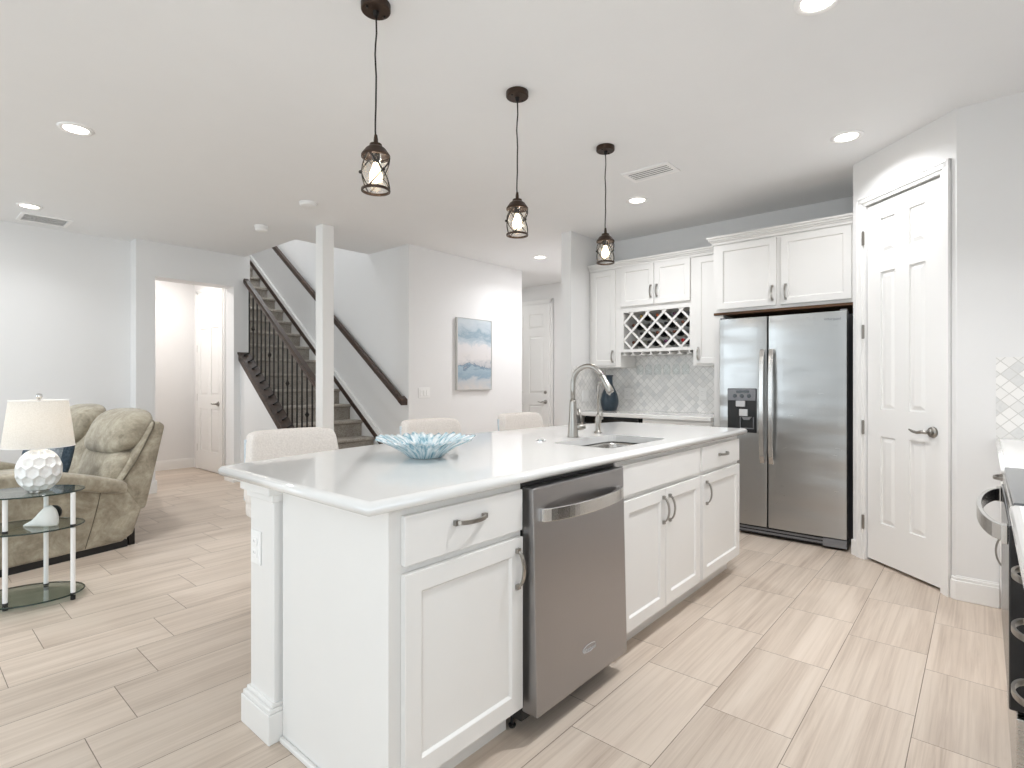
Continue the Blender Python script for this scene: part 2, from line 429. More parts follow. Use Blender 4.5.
def arc_pull(F, a0, b0, a1, b1, c0, proj=.032, hw=.006, th=.006):
    """bow-shaped bar pull between two points of a frame"""
    mb = MB(); pts = []
    N = 14
    for i in range(N+1):
        t = i/N; q = 1-(2*t-1)**2
        pts.append(F.p(a0+(a1-a0)*t, b0+(b1-b0)*t, c0+.006+(proj-.006)*q**.6))
    d = Vector((0, 0, 1)) if abs(a1-a0) > abs(b1-b0) else F.u
    mb.strap(pts, d, th, hw)
    for t, s_ in ((0, 1), (1, -1)):
        p = F.p(a0+(a1-a0)*t, b0+(b1-b0)*t, c0)
        if abs(a1-a0) > abs(b1-b0): 
            aa = a0+(a1-a0)*t; mb.fbox(F, aa-.008, aa+.008, b0-hw*1.3, b0+hw*1.3, c0, c0+.012)
        else:
            bb = b0+(b1-b0)*t; mb.fbox(F, a0-hw*1.3, a0+hw*1.3, bb-.008, bb+.008, c0, c0+.012)
    return mb
def shaker(F, a0, a1, b0, b1, c0, th=.02, rail=.057, rec=.009):
    """five-piece shaker front: back slab, stiles, rails, sloped inner edge"""
    mb = MB(); c1 = c0+th
    mb.fbox(F, a0, a1, b0, b1, c0, c1-rec)
    o = [F.p(a0, b0, c1), F.p(a1, b0, c1), F.p(a1, b1, c1), F.p(a0, b1, c1)]
    i = [F.p(a0+rail, b0+rail, c1), F.p(a1-rail, b0+rail, c1), F.p(a1-rail, b1-rail, c1), F.p(a0+rail, b1-rail, c1)]
    k = rail+.007
    j = [F.p(a0+k, b0+k, c1-rec), F.p(a1-k, b0+k, c1-rec), F.p(a1-k, b1-k, c1-rec), F.p(a0+k, b1-k, c1-rec)]
    ob = [F.p(a0, b0, c1-rec), F.p(a1, b0, c1-rec), F.p(a1, b1, c1-rec), F.p(a0, b1, c1-rec)]
    V = [[mb.b.verts.new(p) for p in L] for L in (ob, o, i, j)]
    for A, B in zip(V, V[1:]):
        for q in range(4):
            r = (q+1) % 4; mb.b.faces.new((A[q], A[r], B[r], B[q]))
    return mb
def six_panel(F, w, h, c0=0, th=.03, bands=((.26, .835), (1.015, 1.925), (2.05, 2.28)), stile=.115, mid=.11):
    """moulded six-panel door face on a frame; u from 0 to w"""
    mb = MB(); c1 = c0+th; rec = .011
    mb.fbox(F, 0, w, 0, h, c0, c1-rec)
    pw = (w-2*stile-mid)/2
    cols = [(stile, stile+pw), (stile+pw+mid, w-stile)]
    us = [0, cols[0][0], cols[0][1], cols[1][0], cols[1][1], w]
    mb.fbox(F, 0, us[1], 0, h, c1-rec, c1); mb.fbox(F, us[2], us[3], 0, h, c1-rec, c1); mb.fbox(F, us[4], w, 0, h, c1-rec, c1)
    zs = [0]+[z for b in bands for z in b]+[h]
    for (a0, a1) in cols:
        for k in range(0, len(zs), 2): mb.fbox(F, a0, a1, zs[k], zs[k+1], c1-rec, c1)
        for (z0, z1) in bands:
            g = .008
            mb.ffrustum(F, a0+g, a1-g, z0+g, z1-g, c1-rec, c1-.002, .026)
    return mb
def lever(F, a, b, c, dirn, parent, mat=NICKEL):
    """door lever with round rose; dirn = -1 / +1 along u"""
    mb = MB()
    def ring(r, c0, c1):
        n = 24
        A = [F.p(a+r*math.cos(2*PI*k/n), b+r*math.sin(2*PI*k/n), c0) for k in range(n)]
        B = [F.p(a+r*.85*math.cos(2*PI*k/n), b+r*.85*math.sin(2*PI*k/n), c1) for k in range(n)]
        va = [mb.b.verts.new(p) for p in A]; vb = [mb.b.verts.new(p) for p in B]
        mb.b.faces.new(va); mb.b.faces.new(vb)
        for k in range(n): mb.b.faces.new((va[k], va[(k+1) % n], vb[(k+1) % n], vb[k]))
    ring(.034, c, c+.012); ring(.018, c+.012, c+.03)
    pts = [F.p(a, b, c+.03), F.p(a, b, c+.05), F.p(a+dirn*.02, b+.002, c+.056), F.p(a+dirn*.05, b-.006, c+.056), F.p(a+dirn*.085, b-.002, c+.054), F.p(a+dirn*.115, b+.008, c+.05)]
    mb.tube(pts, [.011, .011, .011, .009, .008, .006], 10)
    return mb.obj('door_handle', mat, parent, smooth=True)
def hinge(F, a, b, c, parent):
    mb = MB(); mb.fbox(F, a-.011, a+.011, b-.045, b+.045, c, c+.004)
    mb.tube([F.p(a+.004, b-.048, c+.006), F.p(a+.004, b+.048, c+.006)], .006, 8)
    return mb.obj('hinge', NICKEL, parent)
def casing(F, a0, a1, h, c0, w=.07, th=.018):
    """profiled door casing around an opening a0..a1, height h"""
    mb = MB()
    for (i, o, t) in ((0, w, th*.55), (w*.35, w*.9, th), (w*.82, w, th*1.25)):
        mb.fbox(F, a0-o, a0-i, 0, h+o, c0, c0+t); mb.fbox(F, a1+i, a1+o, 0, h+o, c0, c0+t)
        mb.fbox(F, a0-o, a1+o, h+i, h+o, c0, c0+t)
    return mb
def skirting(F, a0, a1, h=.135, th=.016):
    mb = MB(); mb.fbox(F, a0, a1, 0, h-.025, 0, th); mb.fbox(F, a0, a1, h-.025, h-.008, 0, th*.7); mb.fbox(F, a0, a1, h-.008, h, 0, th*.4)
    return mb

H = 2.75
# ------------------------------------------------------------------ room shell
struct('floor', MB().box(-4.2, 7.4, -1.0, 9.8, -.1, 0), FLOOR)
cm = MB()
cm.box(-4.2, 2.90, -1.0, 9.8, H, H+.15); cm.box(2.90, 3.88, -1.0, 5.6, H, H+.15); cm.box(3.88, 7.4, -1.0, 9.8, H, H+.15)
struct('ceiling', cm, CEIL)
struct('wall_left', MB().box(-4.12, 1.765, 7.05, 7.17, 0, H), WALL)
wm = MB(); wm.box(1.765, 1.945, 6.85, 7.10, 0, H); wm.box(2.77, 2.90, 6.85, 7.10, 0, H); wm.box(1.945, 2.77, 6.85, 7.10, 2.37, H)
struct('wall_hall_entry', wm, WALL)
struct('wall_hall_back', MB().box(1.2, 2.90, 8.52, 8.64, 0, H), WALL)
struct('wall_hall_left', MB().box(1.2, 1.3, 7.10, 8.52, 0, H), WALL)
struct('wall_hall_right', MB().box(2.90, 2.96, 6.85, 9.6, 0, 5.2), WALL)
struct('wall_stairs', MB().box(3.82, 3.94, 4.83, 9.6, 0, 5.2), WALL)
struct('wall_painting', MB().box(3.94, 5.784, 4.83, 4.95, 0, H), WALL)
struct('wall_corridor', MB().box(5.664, 5.784, 4.95, 8.1, 0, H), WALL)
struct('wall_foyer', MB().box(6.85, 6.97, 3.165, 8.1, 0, H), WALL)
struct('wall_corridor_end', MB().box(5.784, 6.85, 8.0, 8.12, 0, H), WALL)
struct('wall_stub', MB().box(4.57, 6.85, 3.165, 3.285, 0, H), WALL)
struct('wall_kitchen', MB().box(5.24, 5.36, .58, 3.165, 0, H), WALL)
struct('wall_alcove', MB().box(4.484, 5.24, .575, .695, 0, H), WALL)
um = MB(); um.box(2.84, 2.90, 5.48, 9.6, H+.15, 5.2); um.box(2.90, 3.82, 5.48, 5.6, H+.15, 5.2); um.box(2.90, 3.94, 9.6, 9.72, 0, 5.2)
struct('wall_stairwell_upper', um, WALL)
struct('ceiling_stairwell', MB().box(2.84, 3.94, 5.48, 9.72, 5.2, 5.3), CEIL)
# diagonal pantry wall
PA, PB = Vector((4.484, .695, 0)), Vector((3.935, .113, 0)); PU = (PB-PA).normalized(); PN = Vector((PU.y, -PU.x, 0))
if PN.x > 0: PN = -PN
PF = Fr(PA, PU, PN); PL_ = (PB-PA).length
pm = MB(); pm.fbox(PF, 0, .118, 0, H, -.12, 0); pm.fbox(PF, .707, PL_, 0, H, -.12, 0); pm.fbox(PF, .118, .707, 2.42, H, -.12, 0)
pm.fbox(PF, .118, .707, 0, 2.42, -.12, -.06)
struct('wall_pantry', pm, WALL)
struct('wall_right', MB().box(3.935, 4.055, -.75, .113, 0, H), WALL)
rm = MB(); rm.box(-4.12, -3.3, -.87, -.75, 0, H); rm.box(-.7, 4.055, -.87, -.75, 0, H); rm.box(-3.3, -.7, -.87, -.75, 0, .3); rm.box(-3.3, -.7, -.87, -.75, 2.3, H)
struct('wall_range', rm, WALL)
rm = MB()
for y0, y1 in ((-.75, .2), (3.2, 3.8), (6.6, 7.05)): rm.box(-4.12, -4.0, y0, y1, 0, H)
rm.box(-4.12, -4.0, .2, 6.6, 2.4, H)
struct('wall_rear', rm, WALL)
def window(name, F, w, h, nv):
    mb = MB()
    for a in [i*w/nv for i in range(nv+1)]: mb.fbox(F, max(0, a-.03), min(w, a+.03), 0, h, -.05, 0)
    mb.fbox(F, 0, w, 0, .06, -.05, 0); mb.fbox(F, 0, w, h-.06, h, -.05, 0)
    o = struct(name, mb, TRIM)
    MB().fbox(F, .03, w-.03, .03, h-.03, -.03, -.025).obj('window_pane', CLEAR, o)
window('window_1', Fr((-4.02, .2, 0), (0, 1, 0), (1, 0, 0)), 3.0, 2.4, 2)
window('window_2', Fr((-4.02, 3.8, 0), (0, 1, 0), (1, 0, 0)), 2.8, 2.4, 2)
window('window_3', Fr((-.7, -.78, .3), (-1, 0, 0), (0, 1, 0)), 2.6, 2.0, 2)

# post, knee wall, baseboards
struct('wall_post', MB().box(2.782, 2.904, 4.838, 4.968, 0, H), TRIM, bevel=.004)
SX = .77
def capz(y): return 1.579+SX*(y-6.85)
struct('wall_stair_knee', MB().prism([(4.968, 0), (6.85, 0), (6.85, capz(6.85)-.05), (4.968, capz(4.968)-.05)], 2.845, 2.9575, 0), WALL)
FmY = lambda x, y: Fr((x, y, 0), (1, 0, 0), (0, -1, 0))      # faces -Y, u = +X
FmX = lambda x, y: Fr((x, y, 0), (0, -1, 0), (-1, 0, 0))     # faces -X, u = -Y
FpY = lambda x, y: Fr((x, y, 0), (-1, 0, 0), (0, 1, 0))      # faces +Y, u = -X
struct('baseboard_left', skirting(FmY(-4, 7.05), 0, 5.765), TRIM)
b = skirting(FmY(0, 6.85), 1.749, 1.945)
b.fbox(FmX(1.765, 7.05), 0, .2, 0, .135, 0, .014); b.fbox(FmY(0, 6.85), 2.77, 2.85, 0, .135, 0, .014)
b.fbox(Fr((1.945, 6.85, 0), (0, 1, 0), (1, 0, 0)), -.014, .25, 0, .135, 0, .014); b.fbox(Fr((2.77, 7.1, 0), (0, -1, 0), (-1, 0, 0)), 0, .264, 0, .135, 0, .014)
struct('baseboard_hall_entry', b, TRIM)
struct('baseboard_hall_back', skirting(FmY(1.3, 8.52), 0, 1.6), TRIM)
struct('baseboard_knee', skirting(FmX(2.845, 6.85), 0, 1.882), TRIM)
struct('baseboard_painting', skirting(FmY(3.82, 4.83), 0, 1.964), TRIM)
struct('baseboard_foyer', skirting(FmX(6.85, 5.05), 0, 1.7), TRIM)
b = skirting(FmX(3.935, .113), -.006, .18); b.fbox(PF, .775, PL_+.006, 0, .11, 0, .016); b.fbox(PF, .775, PL_+.004, .11, .127, 0, .011); b.fbox(PF, 0, .05, 0, .11, 0, .016)
struct('baseboard_pantry', b, TRIM, bevel=.004)

# ------------------------------------------------------------------ doors
d1 = struct('door_1', six_panel(Fr(PF.p(.124, .02, -.045), PU, PN), .577, 2.39, 0, .035), TRIM, 'white six-panel pantry door on the diagonal wall beside the refrigerator', None)
lever(PF, .638, .92, -.010, -1, d1)
for z in (.26, .907, 1.56, 2.20): hinge(PF, .112, z, .012, d1)
MB().fbox(PF, .700, .708, .885, .965, -.012, .001).obj('strike_plate', NICKEL, d1)
struct('trim_1', casing(PF, .118, .707, 2.42, 0, .062), TRIM)
HF = Fr((2.90, 8.335, 0), (0, -1, 0), (-1, 0, 0))
d2 = struct('door_2', six_panel(Fr((2.90, 8.335, .015), (0, -1, 0), (-1, 0, 0)), .86, 2.42, 0, .022), TRIM)
lever(HF, .74, .925, .022, -1, d2)
for z in (.3, 1.0, 1.68, 2.2): hinge(HF, -.01, z, .012, d2)
struct('trim_2', casing(HF, 0, .862, 2.44, 0, .06), TRIM)
EF = Fr((6.85, 6.05, 0), (0, -1, 0), (-1, 0, 0))
d3 = struct('door_3', six_panel(Fr((6.85, 6.05, .015), (0, -1, 0), (-1, 0, 0)), .91, 2.43, 0, .03), TRIM)
lever(EF, .84, .90, .03, -1, d3)
m = MB(); m.lathe([(.026, 0), (.024, .014), (.012, .016)], (0, 0, 0), 20, axis='x'); o = m.obj('deadbolt', NICKEL, d3, loc=(6.82, 5.21, 1.05)); o.scale = (-1, 1, 1)
struct('trim_3', casing(EF, 0, .912, 2.455, 0, .06), TRIM)

# ------------------------------------------------------------------ staircase
st = thing('staircase', 'grey carpeted staircase rising behind the black iron balusters', 'staircase', (3.38, 4.94, 0))
def step_y(n): return 4.942+.249*(n-1)
for n in range(1, 18):
    y = step_y(n)-4.94; z = .188*n
    m = MB(); m.prism([(y+.022, max(0, z-.42)), (y+.60, max(0, z-.42)), (y+.60, z), (y+.008, z), (y-.004, z-.012), (y-.004, z-.03), (y+.022, z-.045)] if n > 2 else
                      [(y+.022, 0), (y+.60, 0), (y+.60, z), (y+.008, z), (y-.004, z-.012), (y-.004, z-.03), (y+.022, z-.045)],
                      2.962-3.38, 3.80-3.38, 0)
    m.obj('carpeted_step', CARPET, st)
nz = lambda y: .188+.755*(y-4.942)
m = MB(); m.prism([(5.0-4.94, nz(5.0)-.35), (9.4-4.94, nz(9.4)-.35), (9.4-4.94, nz(9.4)+.075), (5.0-4.94, nz(5.0)+.075)], .42, .4395, 0)
m.obj('skirt_board', TRIM, st)
sk = struct('trim_4', MB().prism([(5.05, nz(5.05)+.015), (9.4, nz(9.4)+.015), (9.4, nz(9.4)+.075), (5.05, nz(5.05)+.075)], 3.775, 3.80, 0), OLDWOOD)
struct('trim_5', MB().prism([(5.0, nz(5.0)+.076), (9.4, nz(9.4)+.076), (9.4, nz(9.4)+.14), (5.0, nz(5.0)+.14)], 3.79, 3.8195, 0), TRIM)

rl = thing('stair_railing', 'open stair railing with black iron balusters under a brown handrail', 'railing', (2.90, 4.97, 0))
ly = lambda y: y-4.97
def rz(y): return 2.455+.757*(y-6.85)
y0, y1 = 4.972, 6.848
prof = [(-.032, -.03), (.032, -.03), (.036, .0), (.026, .03), (-.026, .03), (-.036, .0)]
m = MB()
for A, B in ((y0, y1),):
    ra = [m.b.verts.new((.014+p[0], ly(A), rz(A)+p[1])) for p in prof]; rb = [m.b.verts.new((.014+p[0], ly(B), rz(B)+p[1])) for p in prof]
    m.b.faces.new(ra[::-1]); m.b.faces.new(rb)
    for i in range(6): m.b.faces.new((ra[i], ra[(i+1) % 6], rb[(i+1) % 6], rb[i]))
m.obj('handrail', OLDWOOD, rl)
m = MB(); m.prism([(ly(y0), capz(y0)-.02), (ly(y1), capz(y1)-.02), (ly(y1), capz(y1)), (ly(y0), capz(y0))], -.09, .058, 0)
m.prism([(ly(y0), capz(y0)-.10), (ly(y1), capz(y1)-.10), (ly(y1), capz(y1)-.02), (ly(y0), capz(y0)-.02)], -.078, -.055, 0)
m.obj('base_cap', OLDWOOD, rl)
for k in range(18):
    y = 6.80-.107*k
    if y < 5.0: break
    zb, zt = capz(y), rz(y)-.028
    m = MB(); m.tube([(-.035, ly(y-.02), zb-.002), (-.005, ly(y-.008), zb+.012), (.03, ly(y), zb+.03), (.032, ly(y), zb+.045), (.032, ly(y), (zb+zt)/2), (.032, ly(y), zt)], .009, 8)  # bent foot shapes the baluster's cast shadow across the cap
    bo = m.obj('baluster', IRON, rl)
    if k % 4 == 1:
        zk = zb+.40
        m = MB(); m.lathe([(.008, -.035), (.013, -.02), (.024, 0), (.013, .02), (.008, .035)], (.032, ly(y), zk), 8); m.obj('knuckle', IRON, bo)

wr = thing('wall_handrail', 'dark brown handrail mounted on the wall above the stairs', 'handrail', (3.76, 4.83, 0))
def wz(y): return .985+.729*(y-4.84)
m = MB(); A, B = 4.88, 9.2
sec = [(-.028, -.035), (.024, -.035), (.03, -.005), (.022, .03), (-.022, .03), (-.03, -.005)]
ra = [m.b.verts.new((p[0], A-4.83, wz(A)+p[1])) for p in sec]; rb = [m.b.verts.new((p[0], B-4.83, wz(B)+p[1])) for p in sec]
m.b.faces.new(ra[::-1]); m.b.faces.new(rb)
for i in range(6): m.b.faces.new((ra[i], ra[(i+1) % 6], rb[(i+1) % 6], rb[i]))
m.hexa([(-.03, .02, wz(4.85)-.035), (.058, .02, wz(4.85)-.035), (.058, .075, wz(4.9)-.035), (-.03, .075, wz(4.9)-.035), (-.03, .02, wz(4.85)+.03), (.058, .02, wz(4.85)+.03), (.058, .075, wz(4.9)+.03), (-.03, .075, wz(4.9)+.03)])
m.obj('rail', OLDWOOD, wr)
for y in (5.4, 6.6, 7.8): 
    MB().tube([(0, y-4.83, wz(y)-.03), (.01, y-4.83, wz(y)-.07), (.06, y-4.83, wz(y)-.08)], .008, 8).obj('bracket', BRONZE, wr)

# ------------------------------------------------------------------ ceiling fixtures
def downlight(x, y, label, power, flange_only=False):
    t = thing('downlight', label, 'ceiling light', (x, y, H), 0, 'recessed ceiling downlights')
    m = MB(); m.lathe([(.062, -.002), (.066, -.008), (.086, -.007), (.09, -.001), (.09, 0)], seg=32); m.lathe([(.062, -.002), (.062, 0)], seg=32)
    m.obj('trim_ring', GREYTRIM, t, smooth=True)
    m = MB(); m.lathe([(.0001, -.0045), (.062, -.0045), (.062, -.002)], seg=28); m.obj('lens', LENS, t)
    l = area('downlight_lamp', (x, y, H-.02), (0, 0, -1), .12, .12, power, (.955, .975, 1.0), 'DISK'); l.data.spread = math.radians(128 if x < 3 else 146)
DL = [(.76, 4.15, 'recessed ceiling light at upper left, above the side table and lamp', 10),
      (.83, 6.28, 'small recessed ceiling light right behind the left ceiling return vent', 2.5),
      (3.935, .645, 'recessed ceiling light just in front of the pantry door', 6),
      (4.157, 2.205, 'recessed ceiling light beside the supply vent, before the wall cabinets', 9),
      (5.278, 4.117, 'recessed ceiling light in front of the foyer door, past the painting', 6),
      (2.453, .50, 'recessed ceiling light cut off by the top edge of the photo', 17)]
for x, y, l, p in DL: downlight(x, y, l, p)

def vent(name, x0, x1, y0, y1, n, label, along):
    t = thing(name, label, 'vent', ((x0+x1)/2, (y0+y1)/2, H))
    w, h = (x1-x0)/2, (y1-y0)/2; f = .028
    m = MB()
    m.box(-w, w, -h, -h+f, -.009, 0); m.box(-w, w, h-f, h, -.009, 0); m.box(-w, -w+f, -h+f, h-f, -.009, 0); m.box(w-f, w, -h+f, h-f, -.009, 0)
    m.obj('vent_frame', GREYTRIM, t, bevel=.002)
    MB().box(-w+f, w-f, -h+f, h-f, -.0008, 0).obj('duct_opening', VENTDARK, t)
    m = MB()
    for k in range(n):
        if along == 'y':
            x = -w+f+(k+.5)*(2*w-2*f)/n; m.box(x-.0095, x+.0095, -h+f, h-f, -.0050, -.0038)
        else:
            y = -h+f+(k+.5)*(2*h-2*f)/n; m.box(-w+f, w-f, y-.0026, y+.0026, -.0030, -.0024)
    m.obj('louvers', GREYTRIM, t)
vent('ceiling_vent', 3.56, 3.775, 1.655, 2.02, 5, 'white slatted ceiling supply vent right of the farthest pendant', 'y')
vent('ceiling_vent', .81, 1.18, 6.55, 6.87, 18, 'wide white return air grille on the ceiling at far left', 'x')
def detector(x, y, r, h, label, cat):
    t = thing('smoke_detector', label, cat, (x, y, H))
    MB().lathe([(r, 0), (r, -h*.35), (r*.96, -h*.4)], seg=32).obj('mounting_base', TRIM, t, smooth=False)
    MB().lathe([(r*.93, -h*.4), (r*.9, -h*.8), (r*.75, -h), (.0001, -h)], seg=32).obj('cover', PLASTER, t, smooth=True)
detector(2.38, 4.375, .075, .03, 'flat round white ceiling disc left of the square post top', 'smoke detector')
detector(2.43, 5.37, .062, .05, 'small white domed smoke detector near the stair opening', 'smoke detector')

def pendant(x, y, label):
    t = thing('pendant_lamp', label, 'pendant light', (x, y, H), 0, 'pendant lamps over the island')
    m = MB(); m.lathe([(.059, 0), (.059, -.026), (.055, -.03), (.0001, -.03)], seg=36); m.obj('canopy', BRONZE, t, smooth=False, bevel=.002)
    for s_ in (-1, 1): MB().lathe([(.0001, -.036), (.006, -.034), (.006, -.0302)], (s_*.042, 0, 0), 10).obj('canopy_screw', IRON, t)
    MB().lathe([(.009, -.05), (.013, -.0302)], seg=12).obj('cord_collar', IRON, t)
    pts = [(.0025*math.sin(i*1.1), .002*math.cos(i*1.7), -.03-.525*i/12) for i in range(13)]; pts[0] = (0, 0, -.03); pts[-1] = (0, 0, -.55)
    MB().tube(pts, .0035, 8).obj('cord', IRON, t, smooth=True)
    m = MB(); m.lathe([(.006, -.53), (.009, -.55), (.009, -.565), (.024, -.568), (.026, -.578), (.040, -.588), (.050, -.602), (.0575, -.613), (.058, -.622), (.054, -.623), (.052, -.613), (.0001, -.604)], seg=36)
    m.obj('shade_cap', BRONZE, t, smooth=False)
    m = MB(); m.lathe([(.050, -.611), (.050, -.752)], seg=36); 
    bmesh.ops.delete(m.b, geom=[f for f in m.b.faces if len(f.verts) > 4], context='FACES')
    m.obj('glass_shade', SEEDED, t, smooth=True)
    m = MB(); m.lathe([(.052, -.750), (.0575, -.750), (.0585, -.755), (.0575, -.760), (.052, -.760), (.052, -.750)], seg=40)
    bmesh.ops.delete(m.b, geom=[f for f in m.b.faces if len(f.verts) > 4], context='FACES'); m.obj('bottom_ring', BRONZE, t)
    m = MB(); R = .0545; ph0 = math.radians(-95)
    for k in range(3):
        a0 = 2*PI*k/3+ph0
        for sgn in (-1, 1):
            m.tube([(R*math.cos(a0+sgn*(q/12-.5)*2*PI/3), R*math.sin(a0+sgn*(q/12-.5)*2*PI/3), -.617-.137*q/12) for q in range(13)], .0030, 6)
    m.obj('wire_cage', IRON, t)
    for k in range(3):
        a0 = 2*PI*k/3+ph0
        MB().sphere((.0605*math.cos(a0), .0605*math.sin(a0), -.6855), .0068, 10, 8).obj('cage_knob', IRON, t, smooth=True)
    m = MB(); m.lathe([(.0001, -.60), (.016, -.60), (.016, -.64), (.012, -.645)], seg=16); m.obj('socket', IRON, t)
    m = MB(); m.lathe([(.010, -.645), (.014, -.66), (.024, -.685), (.026, -.70), (.02, -.718), (.0001, -.726)], seg=20); m.obj('bulb', BULB, t, smooth=True)
    l = bpy.data.lights.new('pendant_bulb', 'POINT'); l.energy = 6; l.color = (1, .93, .85); l.shadow_soft_size = .03
    lo = bpy.data.objects.new('pendant_bulb', l); COL.objects.link(lo); lo.location = (x, y, H-.69)
    return t
pendant(1.306, 1.862, 'bronze pendant lamp nearest the camera, over the blue bowl end')
pendant(2.192, 1.862, 'middle one of three bronze caged pendant lamps over the island')
pendant(3.08, 1.862, 'farthest bronze pendant lamp, hanging before the wall cabinets')

# ------------------------------------------------------------------ kitchen island
IF = Fr((0, 1.20, 0), (1, 0, 0), (0, -1, 0))          # cabinet face plane, u = x
def carcass_island(x0, x1, par, org):
    m = MB(); w_, t_ = x1-x0, .018
    m.box(0, w_, 0, t_, .10, .876); m.box(0, w_, .60-t_, .60, .10, .876); m.box(0, t_, t_, .60-t_, .10, .876); m.box(w_-t_, w_, t_, .60-t_, .10, .876); m.box(t_, w_-t_, t_, .60-t_, .10, .10+t_); m.box(x0-org[0], x1-org[0], 1.265-org[1], 1.80-org[1], 0, .099)
    return m.obj('body', CAB, par)
def base_cab(name, x0, x1, label, fronts, pulls):
    org = (x0, 1.20, 0); t = thing(name, label, 'cabinet', org)
    carcass_island(x0, x1, t, org); F = Fr((0, 0, 0), (1, 0, 0), (0, -1, 0))
    objs = []
    for kind, a0, a1, b0, b1 in fronts:
        a0 -= x0; a1 -= x0
        if kind == 'door': o = shaker(F, a0, a1, b0, b1, .001, .02).obj('door', CAB, t, bevel=.0015)
        else:
            o = MB().fbox(F, a0, a1, b0, b1, .001, .02).obj('drawer' if kind == 'drawer' else 'false_front', CAB, t, bevel=.003)
        objs.append(o)
    for i, a0, b0, a1, b1 in pulls:
        arc_pull(F, a0-x0, b0, a1-x0, b1, .021).obj('handle', NICKEL, objs[i])
    return t
base_cab('base_cabinet', .90, 1.428, 'white island base cabinet nearest the camera, one drawer above one door',
         [('drawer', .921, 1.418, .717, .855), ('door', .921, 1.418, .115, .695)],
         [(0, 1.105, .803, 1.225, .803), (1, 1.386, .535, 1.386, .655)])
base_cab('sink_cabinet', 2.06, 2.965, 'white double-door sink cabinet right of the dishwasher',
         [('false', 2.095, 2.945, .717, .855), ('door', 2.095, 2.515, .115, .695), ('door', 2.52, 2.945, .115, .695)],
         [(1, 2.485, .535, 2.485, .655), (2, 2.552, .535, 2.552, .655)])
base_cab('base_cabinet', 2.965, 3.60, 'white island base cabinet at the end nearest the refrigerator',
         [('drawer', 2.985, 3.585, .717, .855), ('door', 2.985, 3.585, .115, .695)],
         [(0, 3.225, .79, 3.345, .79), (1, 3.03, .535, 3.03, .655)])
# island end panel, pilaster and knee wall
ep = thing('island_end_panel', 'flat white end panel closing the near end of the island cabinets', 'panel', (.90, 1.80, 0))
m = MB(); m.prism([(0, -.012), (-.565, -.012), (-.565, -.020), (-.602, -.020), (-.602, -.0005), (0, -.0005)][::-1], 0, .876, 2)
for v in m.b.verts: v.co.x, v.co.y = v.co.y, v.co.x
m.obj('side_panel', CAB, ep)
m = MB(); m.box(-.026, -.0125, -.563, -.002, 0, .018); m.obj('shoe_molding', CAB, ep, bevel=.004)
struct('wall_island', MB().box(1.065, 3.58, 1.803, 1.97, 0, .876), CAB)
pl = thing('island_post', 'white square island post with plinth block under the worktop overhang', 'post', (.90, 1.80, 0))
MB().box(-.035, .16, .018, .195, .0, .876).obj('shaft', CAB, pl, bevel=.003)
m = MB(); m.box(-.06, .16, .002, .218, 0, .10); m.box(-.055, .16, .006, .213, .10, .116); m.box(-.045, .16, .011, .205, .116, .13); m.obj('plinth', CAB, pl, bevel=.003)
m = MB(); m.box(-.045, .16, .009, .205, .81, .835); m.box(-.06, .16, .002, .225, .835, .876); m.box(-.03, .1, .22, .36, .845, .876); m.obj('capital', CAB, pl, bevel=.003)

# quartz worktop with bullnose edge and sink cut-out
def bullnose_top(outer, inner, z0, z1, name, label, cat, loc, mat=QUARTZ, off=0):
    t = (z1-z0)/2; zc = (z0+z1)/2
    def offset(poly, d):
        n = len(poly); out = []
        for i in range(n):
            a, b_, c = Vector(poly[i-1]), Vector(poly[i]), Vector(poly[(i+1) % n])
            e1 = (b_-a).normalized(); e2 = (c-b_).normalized()
            n1 = Vector((-e1.y, e1.x)); n2 = Vector((-e2.y, e2.x)); nn = (n1+n2); nn = nn/max(.3, nn.dot(n1)) if nn.length > 1e-6 else n1
            out.append(b_+nn*d)
        return out
    bm = bmesh.new(); loops = []
    K = 8
    for k in range(K+1):
        th = -PI/2+PI*k/K
        pts = offset(outer, t*(1-math.cos(th)))
        loops.append([bm.verts.new((p.x-loc[0], p.y-loc[1], zc+t*math.sin(th)-loc[2])) for p in pts])
    n = len(outer)
    for A, B in zip(loops, loops[1:]):
        for i in range(n): 
            f = bm.faces.new((A[i], A[(i+1) % n], B[(i+1) % n], B[i])); f.smooth = True
    for L, z in ((loops[-1], z1), (loops[0], z0)):
        if inner:
            iv = [bm.verts.new((p[0]-loc[0], p[1]-loc[1], z-loc[2])) for p in inner]
            if z == z1: top_i = iv
            else: bot_i = iv
            bm.faces.new((L[0], L[1], iv[0], iv[-1]))
            bm.faces.new(L[1:]+[L[0]]+iv[::-1])
        else: bm.faces.new(L if z == z1 else L[::-1])
    if inner:
        for i in range(len(inner)):
            j = (i+1) % len(inner); bm.faces.new((top_i[i], top_i[j], bot_i[j], bot_i[i]))
    mb = MB(); mb.b.free(); mb.b = bm
    o = mb.obj(name, mat, loc=loc); tag(o, label, cat); return o
def rrect(x0, x1, y0, y1, r, n=5):
    pts = []
    for cx, cy, a in ((x1-r, y0+r, -PI/2), (x1-r, y1-r, 0), (x0+r, y1-r, PI/2), (x0+r, y0+r, PI)):
        for k in range(n+1): pts.append((cx+r*math.cos(a+PI/2*k/n), cy+r*math.sin(a+PI/2*k/n)))
    return pts
CX0, CX1 = .79, 3.68
outer = [(CX0, 1.16), (CX1, 1.16), (CX1, 2.09)]
for k in range(1, 24):
    x = CX1+(CX0-CX1)*k/24; u = (x-(CX0+CX1)/2)/((CX1-CX0)/2); outer.append((x, 2.09+.195*(1-u*u)))
outer.append((CX0, 2.09))
SINK = rrect(2.16, 2.74, 1.275, 1.62, .05)
